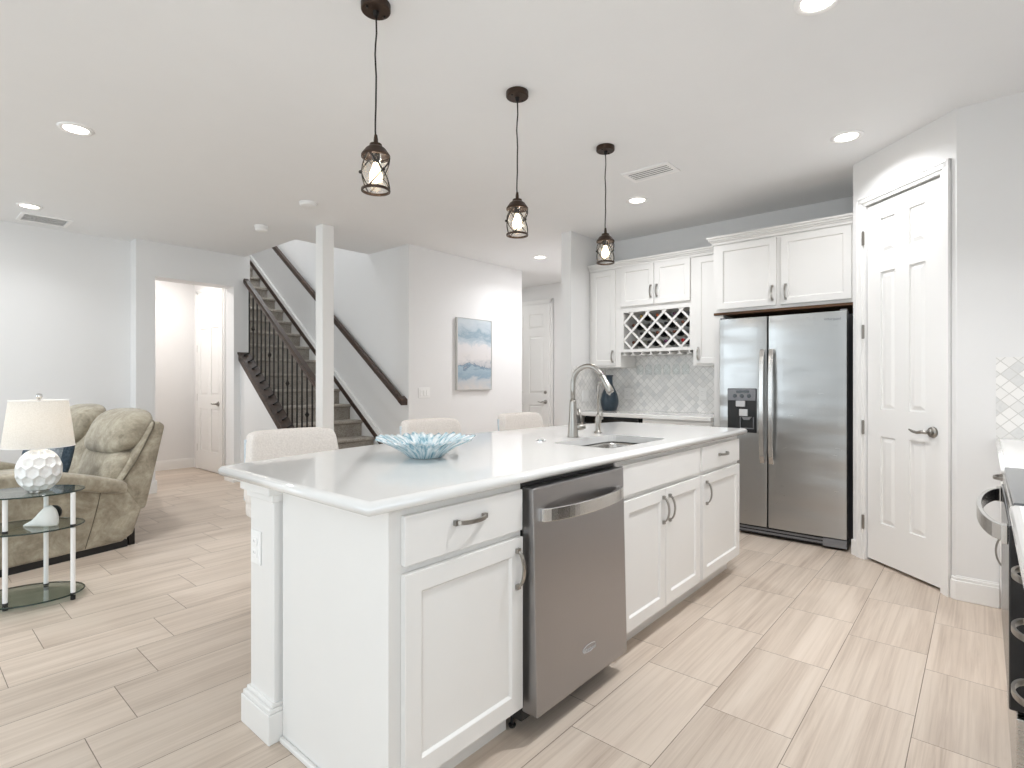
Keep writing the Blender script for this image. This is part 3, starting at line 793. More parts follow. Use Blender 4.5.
bullnose_top(outer, SINK, .877, .915, 'island_countertop', 'long white quartz island worktop with rounded edge and sink cut-out', 'countertop', (2.2, 1.7, .877))
sk = thing('sink', 'stainless undermount sink basin set into the island worktop', 'sink', (2.45, 1.45, .70))
bm_ = MB(); lv = []
for (inset, z) in ((0, .877), (.006, .86), (.012, .74), (.03, .715), (.06, .705)):
    pts = rrect(2.155+inset, 2.745-inset, 1.27+inset, 1.625-inset, max(.02, .055-inset*.3)); lv.append([bm_.b.verts.new((p[0]-2.45, p[1]-1.45, z-.70-.0005)) for p in pts])
for A, B in zip(lv, lv[1:]):
    for i in range(len(A)): bm_.b.faces.new((A[i], A[(i+1) % len(A)], B[(i+1) % len(A)], B[i]))
bm_.b.faces.new(lv[-1]); 
o = bm_.obj('basin', STEEL, sk, smooth=True, recalc=True)
md = o.modifiers.new('thick', 'SOLIDIFY'); md.thickness = .002; md.offset = 0
MB().lathe([(.0001, .006), (.03, .006), (.042, .0075), (.045, .006)], (0, .05, 0), 24).obj('drain', CHROME, sk, smooth=True)

fa = thing('faucet', 'tall brushed steel gooseneck kitchen faucet behind the sink', 'faucet', (2.479, 1.704, .915))
MB().lathe([(.031, 0), (.031, .004), (.028, .012), (.024, .08), (.0185, .19), (.017, .205), (.0001, .206)], seg=28).obj('faucet_body', NICKEL, fa, smooth=True)
R = .096; fz = .292
pts = [(0, 0, .20), (0, 0, .26)]+[(0, -R+R*math.cos(a), fz+R*math.sin(a)) for a in [PI*k/16*.97 for k in range(0, 15)]]
e = pts[-1]; pr = pts[-2]; dv = (Vector(e)-Vector(pr)).normalized()
MB().tube(pts, .0135, 14).obj('spout', NICKEL, fa, smooth=True)
p0 = Vector(e); MB().tube([p0-dv*.005, p0+dv*.01, p0+dv*.06, p0+dv*.10, p0+dv*.105], [.0145, .016, .0185, .021, .018], 16).obj('spray_head', NICKEL, fa, smooth=True)
m = MB(); m.tube([(0.01, -.005, .055), (.05, -.03, .055), (.062, -.037, .055)], [.019, .019, .013], 14); hb = m.obj('valve', NICKEL, fa, smooth=True)
MB().tube([(.05, -.028, .062), (.045, -.024, .10), (.030, -.014, .155)], [.007, .006, .009], 10).obj('lever', NICKEL, hb, smooth=True)
wt = thing('water_tap', 'thin gooseneck drinking water tap right of the main faucet', 'faucet', (2.769, 1.724, .915))
MB().lathe([(.024, 0), (.024, .006), (.015, .014), (.013, .03), (.017, .05), (.019, .075), (.014, .10), (.008, .112), (.0001, .113)], seg=20).obj('tap_body', NICKEL, wt, smooth=True)
pts = [(0, 0, .10), (0, 0, .25)]+[(0, -.038+.038*math.cos(PI*k/10), .27+.038*math.sin(PI*k/10)) for k in range(10)]+[(0, -.078, .225)]
MB().tube(pts, .0052, 10).obj('tap_spout', NICKEL, wt, smooth=True)
m = MB(); m.tube([(.012, -.002, .085), (.04, -.004, .085)], .0075, 10); hb = m.obj('tap_valve', NICKEL, wt, smooth=True)
MB().tube([(.036, -.004, .085), (.04, -.004, .118)], [.006, .008], 8).obj('tap_lever', NICKEL, hb)
ab = thing('air_switch', 'small round chrome button on the worktop left of the faucet', 'button', (2.205, 1.713, .915))
MB().lathe([(.026, 0), (.026, .004), (.022, .006), (.0001, .006)], seg=24).obj('flange', CHROME, ab); MB().lathe([(.013, .006), (.012, .011), (.0001, .011)], seg=20).obj('push_button', CHROME, ab)

# glass bowl
bo = thing('glass_bowl', 'wide ruffled blue and white streaked glass bowl on the island', 'bowl', (1.430, 1.700, .915))
m = MB()
def ruff(r, z, t): 
    a = max(0, (r-.07)/.13); return r*(1+.022*a*math.sin(34*t)+.02*a*math.sin(9*t+1))
prof_o = [(.0001, 0), (.062, 0), (.074, .005), (.105, .030), (.14, .052), (.172, .068), (.196, .078)]
prof_i = [(.192, .0795), (.168, .073), (.135, .058), (.10, .036), (.068, .010), (.0001, .007)]
seg = 208; rings = []
for (r, z) in prof_o+prof_i:
    ring = []
    for k in range(seg):
        t_ = 2*PI*k/seg; a = max(0, (r-.07)/.13); rr = ruff(r, z, t_)
        ring.append(m.b.verts.new((rr*math.cos(t_), rr*math.sin(t_), z+.005*a*a*math.sin(34*t_+.8)+.004*a*math.sin(7*t_))))
    rings.append(ring)
for i in range(len(rings)-1):
    for k in range(seg): m.b.faces.new((rings[i][k], rings[i][(k+1) % seg], rings[i+1][(k+1) % seg], rings[i+1][k]))
m.obj('bowl_body', BOWLM, bo, smooth=True)

# dishwasher
dw = thing('dishwasher', 'stainless dishwasher with curved bar handle in the island', 'dishwasher', (1.74, 1.20, 0))
DF = Fr((0, 0, 0), (1, 0, 0), (0, -1, 0))
MB().box(-.305, .312, 0, .58, .05, .872).obj('tub', BLACKP, dw)
m = MB(); z0, z1 = .085, .857; t0, t1 = .068, .050
m.hexa([(-.303, 0, z0), (.308, 0, z0), (.308, -t0, z0), (-.303, -t0, z0), (-.303, 0, z1), (.308, 0, z1), (.308, -t1, z1), (-.303, -t1, z1)])
dd = m.obj('door', DSTEEL, dw, bevel=.004)
m = MB(); N = 20; pts = []
for i in range(N+1):
    t_ = i/N; q = 1-(2*t_-1)**2; pts.append((-.265+.54*t_, -.062-.045*q**.75, .762))
m.strap(pts, (0, 0, 1), .012, .023)
m.box(-.270, -.245, -.066, -.05, .740, .784); m.box(.255, .280, -.066, -.05, .740, .784)
m.obj('handle', SSTEEL, dd, bevel=.002)
lg = text_mesh('logo', 'Whirlpool', .021, DF, 0.02, .195, .067, LGREYP, dd)
lg.rotation_euler = (PI/2-.023, 0, 0)
m = MB(); m.tube([(.02+.045*math.cos(a), -.0665, .207+.014*math.sin(a)) for a in [PI*.15+PI*1.55*k/18 for k in range(19)]], .0012, 6); m.obj('logo_swirl', LGREYP, dd)
for x in (-.285, .29): MB().lathe([(.012, 0), (.014, .008), (.006, .012), (.006, .05)], (x, .06, 0), 12).obj('leveling_foot', BLACKP, dw)
MB().box(-.30, .30, .09, .11, .012, .10).obj('toe_plate', BLACKP, dw)

# outlet on the pilaster
def plate(name, label, F, a, b, w, h, slots, group=None):
    t = thing(name, label, 'outlet' if 'outlet' in name else 'switch', F.p(a, b, 0)); lo = Fr((0, 0, 0), F.u, F.n)
    MB().fbox(lo, -w/2, w/2, -h/2, h/2, 0, .006).obj('cover_plate', TRIM, t, bevel=.003)
    for (u, v, sw, sh) in slots: 
        o = MB().fbox(lo, u-sw/2, u+sw/2, v-sh/2, v+sh/2, .006, .0095).obj('receptacle' if 'outlet' in name else 'rocker', PLASTER, t, bevel=.002)
        if 'outlet' in name:
            m = MB()
            for s_ in (-1, 1): m.fbox(lo, u+s_*.006-.001, u+s_*.006+.001, v-.002, v+.006, .0095, .0098)
            m.obj('slots', GREYP, o)
    return t
duplex = [(0, .02, .034, .028), (0, -.02, .034, .028)]
plate('outlet', 'white outlet plate on the island pilaster under the worktop', Fr((.865, 0, 0), (0, -1, 0), (-1, 0, 0)), -1.945, .635, .075, .118, duplex)
BKF = Fr((5.235, 0, 0), (0, -1, 0), (-1, 0, 0))
plate('outlet', 'white outlet on the mosaic backsplash right beside the blue vase', BKF, -2.89, 1.09, .075, .118, duplex)
plate('outlet', 'white outlet on the mosaic backsplash nearest the refrigerator', BKF, -2.07, 1.10, .075, .118, duplex)
plate('switch_plate', 'white switch plate on the side-wall mosaic left of the blue vase', Fr((0, 3.160, 0), (1, 0, 0), (0, -1, 0)), 4.82, 1.07, .12, .118, [(-.023, 0, .034, .066), (.023, 0, .034, .066)])
plate('switch_plate', 'wide white triple switch plate on the wall left of the seascape', Fr((0, 4.83, 0), (1, 0, 0), (0, -1, 0)), 4.04, 1.09, .17, .118, [(-.046, 0, .034, .066), (0, 0, .034, .066), (.046, 0, .034, .066)])

# stools
def stool(x, y, rz, label):
    t = thing('bar_stool', label, 'bar stool', (x, y, 0), rz, 'upholstered stools behind the island')
    def bend(p, X, Y, Z):
        p.y += .05*(X*X)*-1 + .06*(p.z/.36); p.x *= (1-.07*Z)
        return p
    MB().cushion((0, .17, .825), (.45, .085, .33), .22, bend, 36, 20).obj('backrest', LINEN, t, smooth=True)
    MB().cushion((0, -.03, .655), (.46, .44, .10), .3).obj('seat', LINEN, t, smooth=True)
    for sx in (-1, 1): MB().tube([(sx*.226, .13, .69), (sx*.217, .145, .80), (sx*.207, .17, .955)], .010, 8).obj('piping', STOOLSIDE, t, smooth=True)
    for sx in (-1, 1):
        for sy in (-1, 1): MB().tube([(sx*.12, sy*.13-.01, .62), (sx*.145, sy*.16-.01, 0)], [.02, .014], 10).obj('leg', OLDWOOD, t)
    m = MB(); q = .135
    for a, b_ in (((-q, -.16), (q, -.16)), ((q, -.16), (q, .14)), ((q, .14), (-q, .14)), ((-q, .14), (-q, -.16))): m.tube([(a[0], a[1], .25), (b_[0], b_[1], .25)], .009, 8)
    m.obj('footrest', OLDWOOD, t); return t
stool(1.285, 2.36, 0, 'cream linen bar stool at the left end of the island')
stool(2.20, 2.42, 0, 'cream linen bar stool mostly hidden behind the blue bowl')
stool(3.03, 2.40, 0, 'cream linen bar stool left of the faucet, before the foyer door')

# ------------------------------------------------------------------ kitchen back wall
bk = MB(); bk.box(5.232, 5.24, 1.74, 3.165, .915, 1.62); struct('wall_backsplash', bk, SPLASH_Y, 'grey and white lantern mosaic backsplash behind the rear counter')
struct('wall_backsplash_side', MB().box(4.60, 5.232, 3.158, 3.165, .915, 1.38), SPLASH_X)
struct('wall_backsplash_right', MB().box(3.927, 3.935, -.75, -.052, .915, 1.35), M_lantern('lantern_mosaic_right', 1))

XF = 4.91                                                  # wall cabinet face
CF = lambda: Fr((0, 0, 0), (0, -1, 0), (-1, 0, 0))         # local frame facing -X
def crown(m, x, y0, y1, z, ret0=True, ret1=True):
    """stepped crown moulding along y on a face at x (local)"""
    for k, (d, a, b_) in enumerate(((.012, -.012, .012), (.022, .012, .024), (.034, .024, .04), (.045, .04, .055))):
        m.box(x-d, x+.02, y0-(d if ret0 else 0), y1+(d if ret1 else 0), z+a, z+b_)
def wall_cab(name, label, y0, y1, z0, z1, xf, depth, doors, pulls, side=None):
    t = thing(name, label, 'cabinet', (xf, (y0+y1)/2, z0)); yc = (y0+y1)/2; F = CF()
    m = MB(); m.box(0, depth, y0-yc, y1-yc, 0, z1-z0); bd = m.obj('body', CAB, t)
    ds = []
    for a0, a1, b0, b1 in doors: ds.append(shaker(F, -(a1-yc), -(a0-yc), b0-z0, b1-z0, .001, .02, .05).obj('door', CAB, t, bevel=.0015))
    for i, y, b0, b1 in pulls: arc_pull(F, -(y-yc), b0-z0, -(y-yc), b1-z0, .021, .03, .0065, .006).obj('handle', NICKEL, ds[i])
    return t, yc
ZT = 2.385
t, yc = wall_cab('wall_cabinet', 'tall narrow white wall cabinet left of the wine rack', 2.79, 3.158, 1.365, ZT, XF, .325, [(2.845, 3.12, 1.385, 2.36)], [(0, 2.87, 1.42, 1.53)])
m = MB(); crown(m, 0, 2.79-yc, 3.158-yc, ZT-1.365, False, False); m.obj('crown_molding', CAB, t)
t, yc = wall_cab('wall_cabinet', 'narrow white wall cabinet between wine rack and refrigerator cabinet', 1.755, 2.03, 1.365, ZT, XF, .325, [(1.775, 2.0, 1.385, 2.36)], [(0, 1.975, 1.42, 1.53)])
m = MB(); crown(m, 0, 1.755-yc, 2.03-yc, ZT-1.365, False, False); m.obj('crown_molding', CAB, t)
# wine rack cabinet
t = thing('wine_cabinet', 'white wall cabinet with two doors above a diagonal lattice wine rack', 'cabinet', (XF, 2.41, 1.50)); F = CF(); z0 = 1.50
Y0, Y1, RZ0, RZ1 = 2.065, 2.757, 1.545, 1.915
m = MB(); m.box(0, .325, -.38, .38, RZ1-z0, ZT-z0); m.box(0, .325, -.38, .38, 1.515-z0, RZ0-z0)
m.box(0, .325, -.38, Y0-2.41, RZ0-z0, RZ1-z0); m.box(0, .325, Y1-2.41, .38, RZ0-z0, RZ1-z0); m.box(.31, .325, Y0-2.41, Y1-2.41, RZ0-z0, RZ1-z0)
m.obj('body', CAB, t)
da = shaker(F, -(2.778-2.41), -(2.418-2.41), 1.975-z0, 2.37-z0, .001, .02, .05).obj('door', CAB, t, bevel=.0015)
db = shaker(F, -(2.412-2.41), -(2.055-2.41), 1.975-z0, 2.37-z0, .001, .02, .05).obj('door', CAB, t, bevel=.0015)
arc_pull(F, -(2.447-2.41), 2.045-z0, -(2.447-2.41), 2.155-z0, .021, .03, .0065).obj('handle', NICKEL, da)
arc_pull(F, -(2.383-2.41), 2.045-z0, -(2.383-2.41), 2.155-z0, .021, .03, .0065).obj('handle', NICKEL, db)
m = MB(); crown(m, 0, -.38, .38, ZT-z0, False, False); m.obj('crown_molding', CAB, t)
# lattice: slats at +-45 degrees clipped to the opening; crossings at (0,-.108) and (.086,-.022) from the top-left corner
D = .1725; m = MB(); Wd, Hd = Y1-Y0, RZ1-RZ0
def clip(px, pz, dx, dz):
    lo, hi = -9, 9
    for p, d, mn, mx in ((px, dx, 0, Wd), (pz, dz, -Hd, 0)):
        a, b_ = (mn-p)/d, (mx-p)/d
        lo, hi = max(lo, min(a, b_)), min(hi, max(a, b_))
    return lo, hi
for sgn in (1, -1):
    for k in range(-6, 9):
        px, pz = k*D, -.108; lo, hi = clip(px, pz, 1, sgn)
        if hi-lo < .03: continue
        A = (px+lo, pz+sgn*lo); B = (px+hi, pz+sgn*hi); n_ = Vector((-sgn, 1)).normalized()*.0105
        x0_, x1_ = (.004, .012) if sgn == 1 else (.012, .020)
        q = lambda P_, s_, X: (X, Y1-2.41-(P_[0]+s_*n_.x), RZ1-z0+P_[1]+s_*n_.y)
        m.hexa([q(A, -1, x0_), q(B, -1, x0_), q(B, 1, x0_), q(A, 1, x0_), q(A, -1, x1_), q(B, -1, x1_), q(B, 1, x1_), q(A, 1, x1_)])
m.obj('lattice', CAB, t)
m = MB()
for k in range(8): 
    y = -.34+k*.0971
    m.box(.0, .30, y-.004, y+.004, -.012, .015); m.box(.0, .30, y-.022, y+.022, -.016, -.010)
m.obj('stemware_rails', CAB, t)
# wine bottles lying in the lattice
def bottle(y, z, cap, group=True):
    t = thing('wine_bottle', 'dark wine bottle lying in the lattice rack', 'bottle', (4.955, y, z), 0, 'wine bottles in the lattice rack')
    MB().lathe([(.0001, .005), (.0145, .005), (.0155, .02), (.0135, .022), (.0135, .065), (.018, .085), (.034, .115), (.037, .14), (.037, .255), (.03, .262), (.0001, .255)], seg=20, axis='x').obj('bottle_glass', WINEG, t, smooth=True)
    MB().lathe([(.0001, 0), (.0155, .0005), (.0165, .004), (.0165, .018), (.0148, .022), (.0148, .06), (.0145, .06)], seg=16, axis='x').obj('capsule', cap, t, smooth=True)
    MB().lathe([(.0375, .165), (.0375, .235)], seg=20, axis='x').obj('paper_label', LABELP, t, smooth=True)
WINEG = M_plain('dark_bottle_glass', '#14181A', .1, 0, .1); LABELP = M_plain('bottle_label_paper', '#CFC9BE', .7, 0, .05)
CAPS = [M_plain('foil_'+n, c, .3, .5, .1) for n, c in (('black', '#1B1A1C'), ('red', '#9C1B1E'), ('plum', '#5F3A55'), ('copper', '#A5512F'), ('gold', '#A58442'), ('brown', '#5C3626'))]
cells = [(1, -.022, 4), (2, -.022, 3), (3, -.022, 2), (.5, -.108, 5), (1.5, -.108, 0), (2.5, -.108, 0), (3.5, -.108, 5), (1, -.194, 0), (2, -.194, 5), (3, -.194, 5),
         (.5, -.28, 5), (1.5, -.28, 0), (2.5, -.28, 2), (3.5, -.28, 1)]
COLN = {0: 'black', 1: 'red', 2: 'plum', 3: 'copper', 4: 'gold', 5: 'brown'}
ROWN = {-.022: 'top', -.108: 'second', -.194: 'third', -.28: 'bottom'}
for (ci, cz, cc) in cells:
    yy = Y1-ci*D; bottle(yy, RZ1+cz-.022, CAPS[cc])
from collections import defaultdict
rows = defaultdict(list)
for o in list(COL.objects):
    if o.name.startswith('wine_bottle') and o.parent is None: rows[round(o.location.z, 3)].append(o)
ordn = ['leftmost', 'second from left', 'third from left', 'rightmost']
for rk, z in enumerate(sorted(rows, reverse=True)):
    L = sorted(rows[z], key=lambda o: -o.location.y); names = ordn if len(L) == 4 else [ordn[0], 'middle', ordn[3]]
    for o, nm in zip(L, names): o['label'] = f"wine bottle lying in the lattice rack, {nm} of the {['top', 'second', 'third', 'bottom'][rk]} row"
# stemware
def glass(y, x):
    t = thing('wine_glass', None, 'glass', (x, y, 1.484), 0, 'stemmed glasses hanging under the wine rack')
    MB().lathe([(.0001, .003), (.032, .001), (.033, -.001), (.006, -.006), (.004, -.012), (.0035, -.075), (.008, -.085), (.026, -.10), (.036, -.13), (.034, -.17), (.029, -.195), (.028, -.195), (.033, -.17), (.035, -.13), (.025, -.102), (.0001, -.09)], seg=24).obj('glass_body', STEMGLASS, t, smooth=True)
    return t
GL = ['leftmost', 'second', 'third', 'fourth', 'fifth', 'rightmost']
for k in range(6):
    g = glass(2.41+.34-.0971*(k+.5)-.049+.0, 5.06); g['label'] = f'clear stemmed glass hanging under the wine rack, {GL[k]} from the left' if k not in (0, 5) else f'clear stemmed glass hanging under the wine rack, {GL[k]} of six'

# cabinet above the refrigerator + side panel
t, yc = wall_cab('fridge_cabinet', 'white double-door wall cabinet above the refrigerator', .70, 1.735, 1.80, 2.385, 4.625, .612,
                 [(1.235, 1.70, 1.825, 2.36), (.725, 1.20, 1.825, 2.36)], [(0, 1.262, 1.865, 1.975), (1, 1.165, 1.865, 1.975)])
m = MB(); crown(m, 0, .70-yc, 1.735-yc, ZT-1.80, False, True); m.obj('crown_molding', CAB, t)
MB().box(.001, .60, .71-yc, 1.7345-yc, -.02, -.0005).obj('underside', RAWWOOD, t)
MB().box(.01, .61, 1.658-yc, 1.7345-yc, -1.80, -.0215).obj('side_panel', CAB, t)

# rear counter and base run
rc = MB(); rc.box(-.32, .315, -.707, .707, 0, .038); o = rc.obj('rear_countertop', QUARTZ, loc=(4.915, 2.452, .877), bevel=.006); tag(o, 'white quartz counter along the mosaic backsplash wall', 'countertop')
t = thing('base_cabinet', 'white base cabinet under the rear counter, beside the refrigerator', 'cabinet', (4.63, 2.05, 0))
MB().box(0, .60, -.31, .35, .10, .877).obj('body', CAB, t); MB().box(.06, .6, -.31, .35, 0, .10).obj('toe_kick', CAB, t)
dr = MB().fbox(CF(), -.335, .30, .72, .86, .001, .02).obj('drawer', CAB, t, bevel=.003); arc_pull(CF(), -.06, .79, .06, .79, .021).obj('handle', NICKEL, dr)
for a0, a1, hx in ((-.335, -.02, -.05), (-.015, .30, .02)):
    d_ = shaker(CF(), a0, a1, .115, .70, .001).obj('door', CAB, t); arc_pull(CF(), hx, .54, hx, .66, .021).obj('handle', NICKEL, d_)
t = thing('beverage_cooler', 'dark-topped beverage cooler under the rear counter, below the vase', 'appliance', (4.63, 2.73, 0))
MB().box(0, .58, -.30, .30, .02, .872).obj('body', BLACKP, t)
dd = MB().box(-.022, -.001, -.298, .298, .10, .80).obj('door', STEEL, t, bevel=.003); MB().box(-.030, -.023, -.24, .24, .14, .74).obj('door_glass', BLACK, dd)
MB().box(-.022, -.001, -.298, .298, .812, .866).obj('control_strip', BLACK, t)
m = MB(); m.tube([(-.05, -.27, .775), (-.05, .27, .775)], .009, 10); m.tube([(-.022, -.25, .775), (-.05, -.25, .775)], .006, 8); m.tube([(-.022, .25, .775), (-.05, .25, .775)], .006, 8); m.obj('handle', STEEL, dd, smooth=True)
t = thing('vase', 'dark blue glazed bottle vase on the rear counter', 'vase', (4.97, 2.955, .915))
m = MB(); m.lathe([(.0001, 0), (.062, 0), (.075, .01), (.092, .07), (.094, .11), (.082, .17), (.058, .225), (.037, .265), (.031, .30), (.031, .345), (.037, .362), (.04, .37), (.036, .372), (.028, .355), (.027, .30), (.0001, .28)], seg=36); m.obj('vase_body', VASEB, t, smooth=True)

# ------------------------------------------------------------------ refrigerator
fr = thing('refrigerator', 'stainless side-by-side refrigerator with black water dispenser', 'refrigerator', (4.50, 1.1875, 0)); F = CF()
fy = 1.1875
MB().box(.075, .72, -.445, .445, .03, 1.715).obj('cabinet', GREYP, fr)
def fdoor(a0, a1):
    m = MB(); pts = []
    N = 10
    for k in range(N+1):
        u = a0+(a1-a0)*k/N; q = 2*k/N-1; pts.append((u, -.0-.006*(1-q**4)))
    poly = [(p[1], p[0]) for p in pts]+[(.07, a1), (.07, a0)]
    return m.prism(poly, .085, 1.728, 2)
ld = fdoor(1.272-fy, 1.640-fy).obj('freezer_door', FSTEEL, fr, bevel=.004)
rd = fdoor(.735-fy, 1.262-fy).obj('fridge_door', FSTEEL, fr, bevel=.004)
def fhandle(y, par):
    m = MB(); pts = []
    N = 16
    for i in range(N+1):
        t_ = i/N; q = 1-(2*t_-1)**2; pts.append((-.022-.035*q**.5, y, .585+.885*t_))
    m.strap(pts, (0, 1, 0), .012, .0165); m.box(-.028, -.004, y-.016, y+.016, .585, .615); m.box(-.028, -.004, y-.016, y+.016, 1.44, 1.47)
    m.obj('handle', SSTEEL, par, bevel=.003)
fhandle(1.300-fy, ld); fhandle(1.234-fy, rd)
# dispenser y 1.346..1.571, z .83..1.165
dp = MB().box(-.012, -.004, 1.346-fy, 1.571-fy, .815, 1.165).obj('dispenser', BLACKP, ld, bevel=.008)
a, b_ = 1.35-fy, 1.567-fy
MB().box(-.018, -.0125, a, b_, 1.068, 1.16).obj('control_panel', GREYP, ld, bevel=.003)
m = MB()
for k in range(3): m.lathe([(.015, -.0225), (.015, -.018)], (0, 1.40-fy+.055*k, 1.105), 14, axis='x')
m.box(-.021, -.018, 1.40-fy, 1.50-fy, 1.13, 1.148); m.obj('dispenser_buttons', BLACK, ld)
m = MB(); m.box(-.030, -.0125, 1.43-fy, 1.50-fy, 1.02, 1.066); m.box(-.028, -.0125, 1.41-fy, 1.475-fy, .945, 1.0); m.obj('dispenser_paddles', LGREYP, ld, bevel=.003)
m = MB(); m.box(-.022, -.0125, 1.365-fy, 1.37-fy, .85, .94); m.box(-.022, -.0125, 1.465-fy, 1.47-fy, .85, .94); m.box(-.026, -.0125, 1.365-fy, 1.47-fy, .845, .852); m.prism([(1.38-fy, .94), (1.46-fy, .94), (1.44-fy, .915), (1.40-fy, .915)], -.024, -.0125, 0); m.obj('dispenser_tray', GREYP, ld)
text_mesh('logo', 'Whirlpool', .026, Fr((0, 0, 0), (0, -1, 0), (-1, 0, 0)), -(.825-fy), 1.665, .0065, GREYP, rd)
m = MB(); m.box(.02, .10, -.448, .448, .02, .08); gk = m.obj('base_grille', BLACKP, fr)
m = MB(); m.box(.012, .02, -.30, .446, .03, .045); m.box(.012, .02, -.30, .446, .055, .07); m.box(-.004, .09, -.452, -.30, .02, .078); m.obj('grille_trim', GREYP, gk, bevel=.003)
for y in (-.40, .40):
    for x in (.12, .65): MB().lathe([(.02, 0), (.02, .03)], (x, y, 0), 12).obj('leveling_foot', BLACKP, fr)
for y0_ in (-.45, .41): MB().box(.0, .06, y0_, y0_+.04, 1.7295, 1.74).obj('hinge_cover', GREYP, fr, bevel=.003)

# ------------------------------------------------------------------ right-hand run (range wall)
def run_cab(name, x0, x1, label, drawers, door, door_handle_side=1, y=-.09):
    t = thing(name, label, 'cabinet', ((x0+x1)/2, y, 0)); xc = (x0+x1)/2; Fp = Fr((0, 0, 0), (-1, 0, 0), (0, 1, 0))
    w = (x1-x0)/2
    MB().box(-w, w, -.63, 0, .10, .876).obj('body', CAB, t); MB().box(-w, w, -.63, -.06, 0, .10).obj('toe_kick', CAB, t)
    for z0, z1 in drawers:
        o = MB().fbox(Fp, -w+.012, w-.012, z0, z1, .001, .02).obj('drawer', CAB, t, bevel=.003); arc_pull(Fp, -.06, (z0+z1)/2, .06, (z0+z1)/2, .021, .034).obj('handle', NICKEL, o)
    if door:
        o = shaker(Fp, -w+.012, w-.012, door[0], door[1], .001).obj('door', CAB, t); arc_pull(Fp, door_handle_side*(w-.045), door[1]-.16, door_handle_side*(w-.045), door[1]-.04, .021, .034).obj('handle', NICKEL, o)
run_cab('base_cabinet', 2.63, 3.93, 'white base cabinet between the range and the pantry wall', [(.72, .86)], (.115, .70))
run_cab('drawer_cabinet', 1.25, 1.845, 'white drawer cabinet at the right photo edge, before the range', [(.115, .505), (.515, .635), (.645, .765), (.775, .862)], None, y=-.102)
o = bullnose_top([(2.63, -.75), (3.927, -.75), (3.927, -.048), (2.63, -.048)], None, .877, .915, 'side_countertop', 'white quartz counter in the corner beyond the range', 'countertop', (3.3, -.4, .877))
o = bullnose_top([(.2, -.75), (1.845, -.75), (1.845, -.048), (.2, -.048)], None, .877, .915, 'side_countertop', 'white quartz counter end at the right photo edge, near side of the range', 'countertop', (1.0, -.4, .877))
rg = thing('range', 'freestanding stainless and black electric range at the right edge', 'range', (2.2375, -.075, 0))
MB().box(-.378, .378, -.65, -.01, .05, .895).obj('body', BLACKP, rg)
MB().box(-.38, .38, -.65, .018, .895, .915).obj('cooktop', COOKTOP, rg, bevel=.004)
m = MB(); m.box(-.38, .38, .0, .022, .86, .894); m.obj('front_trim', STEEL, rg, bevel=.003)
od = MB().box(-.376, .376, -.009, .026, .39, .855).obj('oven_door', OVENGL, rg, bevel=.004)
m = MB(); pts = [(-.33+.66*i/18, .03+.055*(1-(2*i/18-1)**2)**.6, .825) for i in range(19)]; m.strap(pts, (0, 0, 1), .012, .021)
m.box(-.345, -.315, .0265, .04, .80, .85); m.box(.315, .345, .0265, .04, .80, .85); m.obj('handle', SSTEEL, od, bevel=.002)
MB().box(-.376, .376, -.009, .012, .10, .375).obj('storage_drawer', STEEL, rg, bevel=.004)
for x in (-.34, .34):
    for y in (-.6, -.06): MB().lathe([(.02, 0), (.02, .05)], (x, y, 0), 12).obj('foot', BLACKP, rg)
for x, y, r in ((-.18, -.17, .1), (.18, -.17, .08), (-.18, -.45, .08), (.18, -.45, .1)): MB().tube([(x+r*math.cos(2*PI*k/40), y+r*math.sin(2*PI*k/40), .9152) for k in range(41)], .0012, 6, cap=False).obj('burner_ring', GREYP, rg)
MB().box(-.38, .38, -.67, -.62, .915, 1.08).obj('control_backguard', STEEL, rg, bevel=.005)

# ------------------------------------------------------------------ painting
pt = thing('painting', 'pale blue seascape canvas in a thin white frame on the beige-white wall', 'painting', (4.83, 4.83, 1.115))
MB().box(-.296, .296, -.034, -.002, .006, .879).obj('canvas', PAINT, pt)
m = MB(); m.box(-.306, -.297, -.04, 0, 0, .885); m.box(.297, .306, -.04, 0, 0, .885); m.box(-.297, .297, -.04, 0, 0, .005); m.box(-.297, .297, -.04, 0, .880, .885); m.obj('frame', M_plain('frame_silver', '#C9C8C5', .4, .2, .03), pt)

# ------------------------------------------------------------------ living room
sf = thing('recliner_loveseat', 'taupe suede reclining loveseat facing left beside the glass table', 'sofa', (.507, 4.60, 0), math.radians(13.27))
def arm_poly(): return [(-.42, .045), (.66, .045), (.735, .09), (.80, .27), (.665, .475), (.28, .555), (-.42, .58)]
m = MB(); m.prism(arm_poly(), .01, .18, 1); m.obj('side_panel', SUEDE, sf, bevel=.03, seg=4, smooth=True)
m = MB(); m.prism(arm_poly(), 1.47, 1.65, 1); m.obj('side_panel', SUEDE, sf, bevel=.03, seg=4, smooth=True)
def armpad(y):
    def fn(p, X, Y, Z):
        u = p.x; p.z += -.02 - .11*max(0, (u+.1)/.5)**1.3 if u > -.1 else -.02
        return p
    return MB().cushion((.16, y, .605), (1.08, .27, .12), .42, fn, 40, 16).obj('armrest', SUEDE, sf, smooth=True)
armpad(.09); armpad(1.56)
m = MB(); m.prism([(.63, .49), (.87, .90), (.92, .915), (.965, .88), (.825, .265), (.78, .255)], .01, 1.64, 1); m.obj('back_shell', SUEDE, sf, bevel=.025, seg=4, smooth=True)
m = MB(); m.box(-.38, .78, .185, 1.465, .05, .34); m.obj('seat_base', SUEDE, sf)
MB().box(-.36, .70, .03, 1.62, 0, .05).obj('base_frame', BLACKP, sf)
m = MB(); m.box(.72, .76, .05, .08, 0, .12); m.obj('recline_lever', IRON, sf)
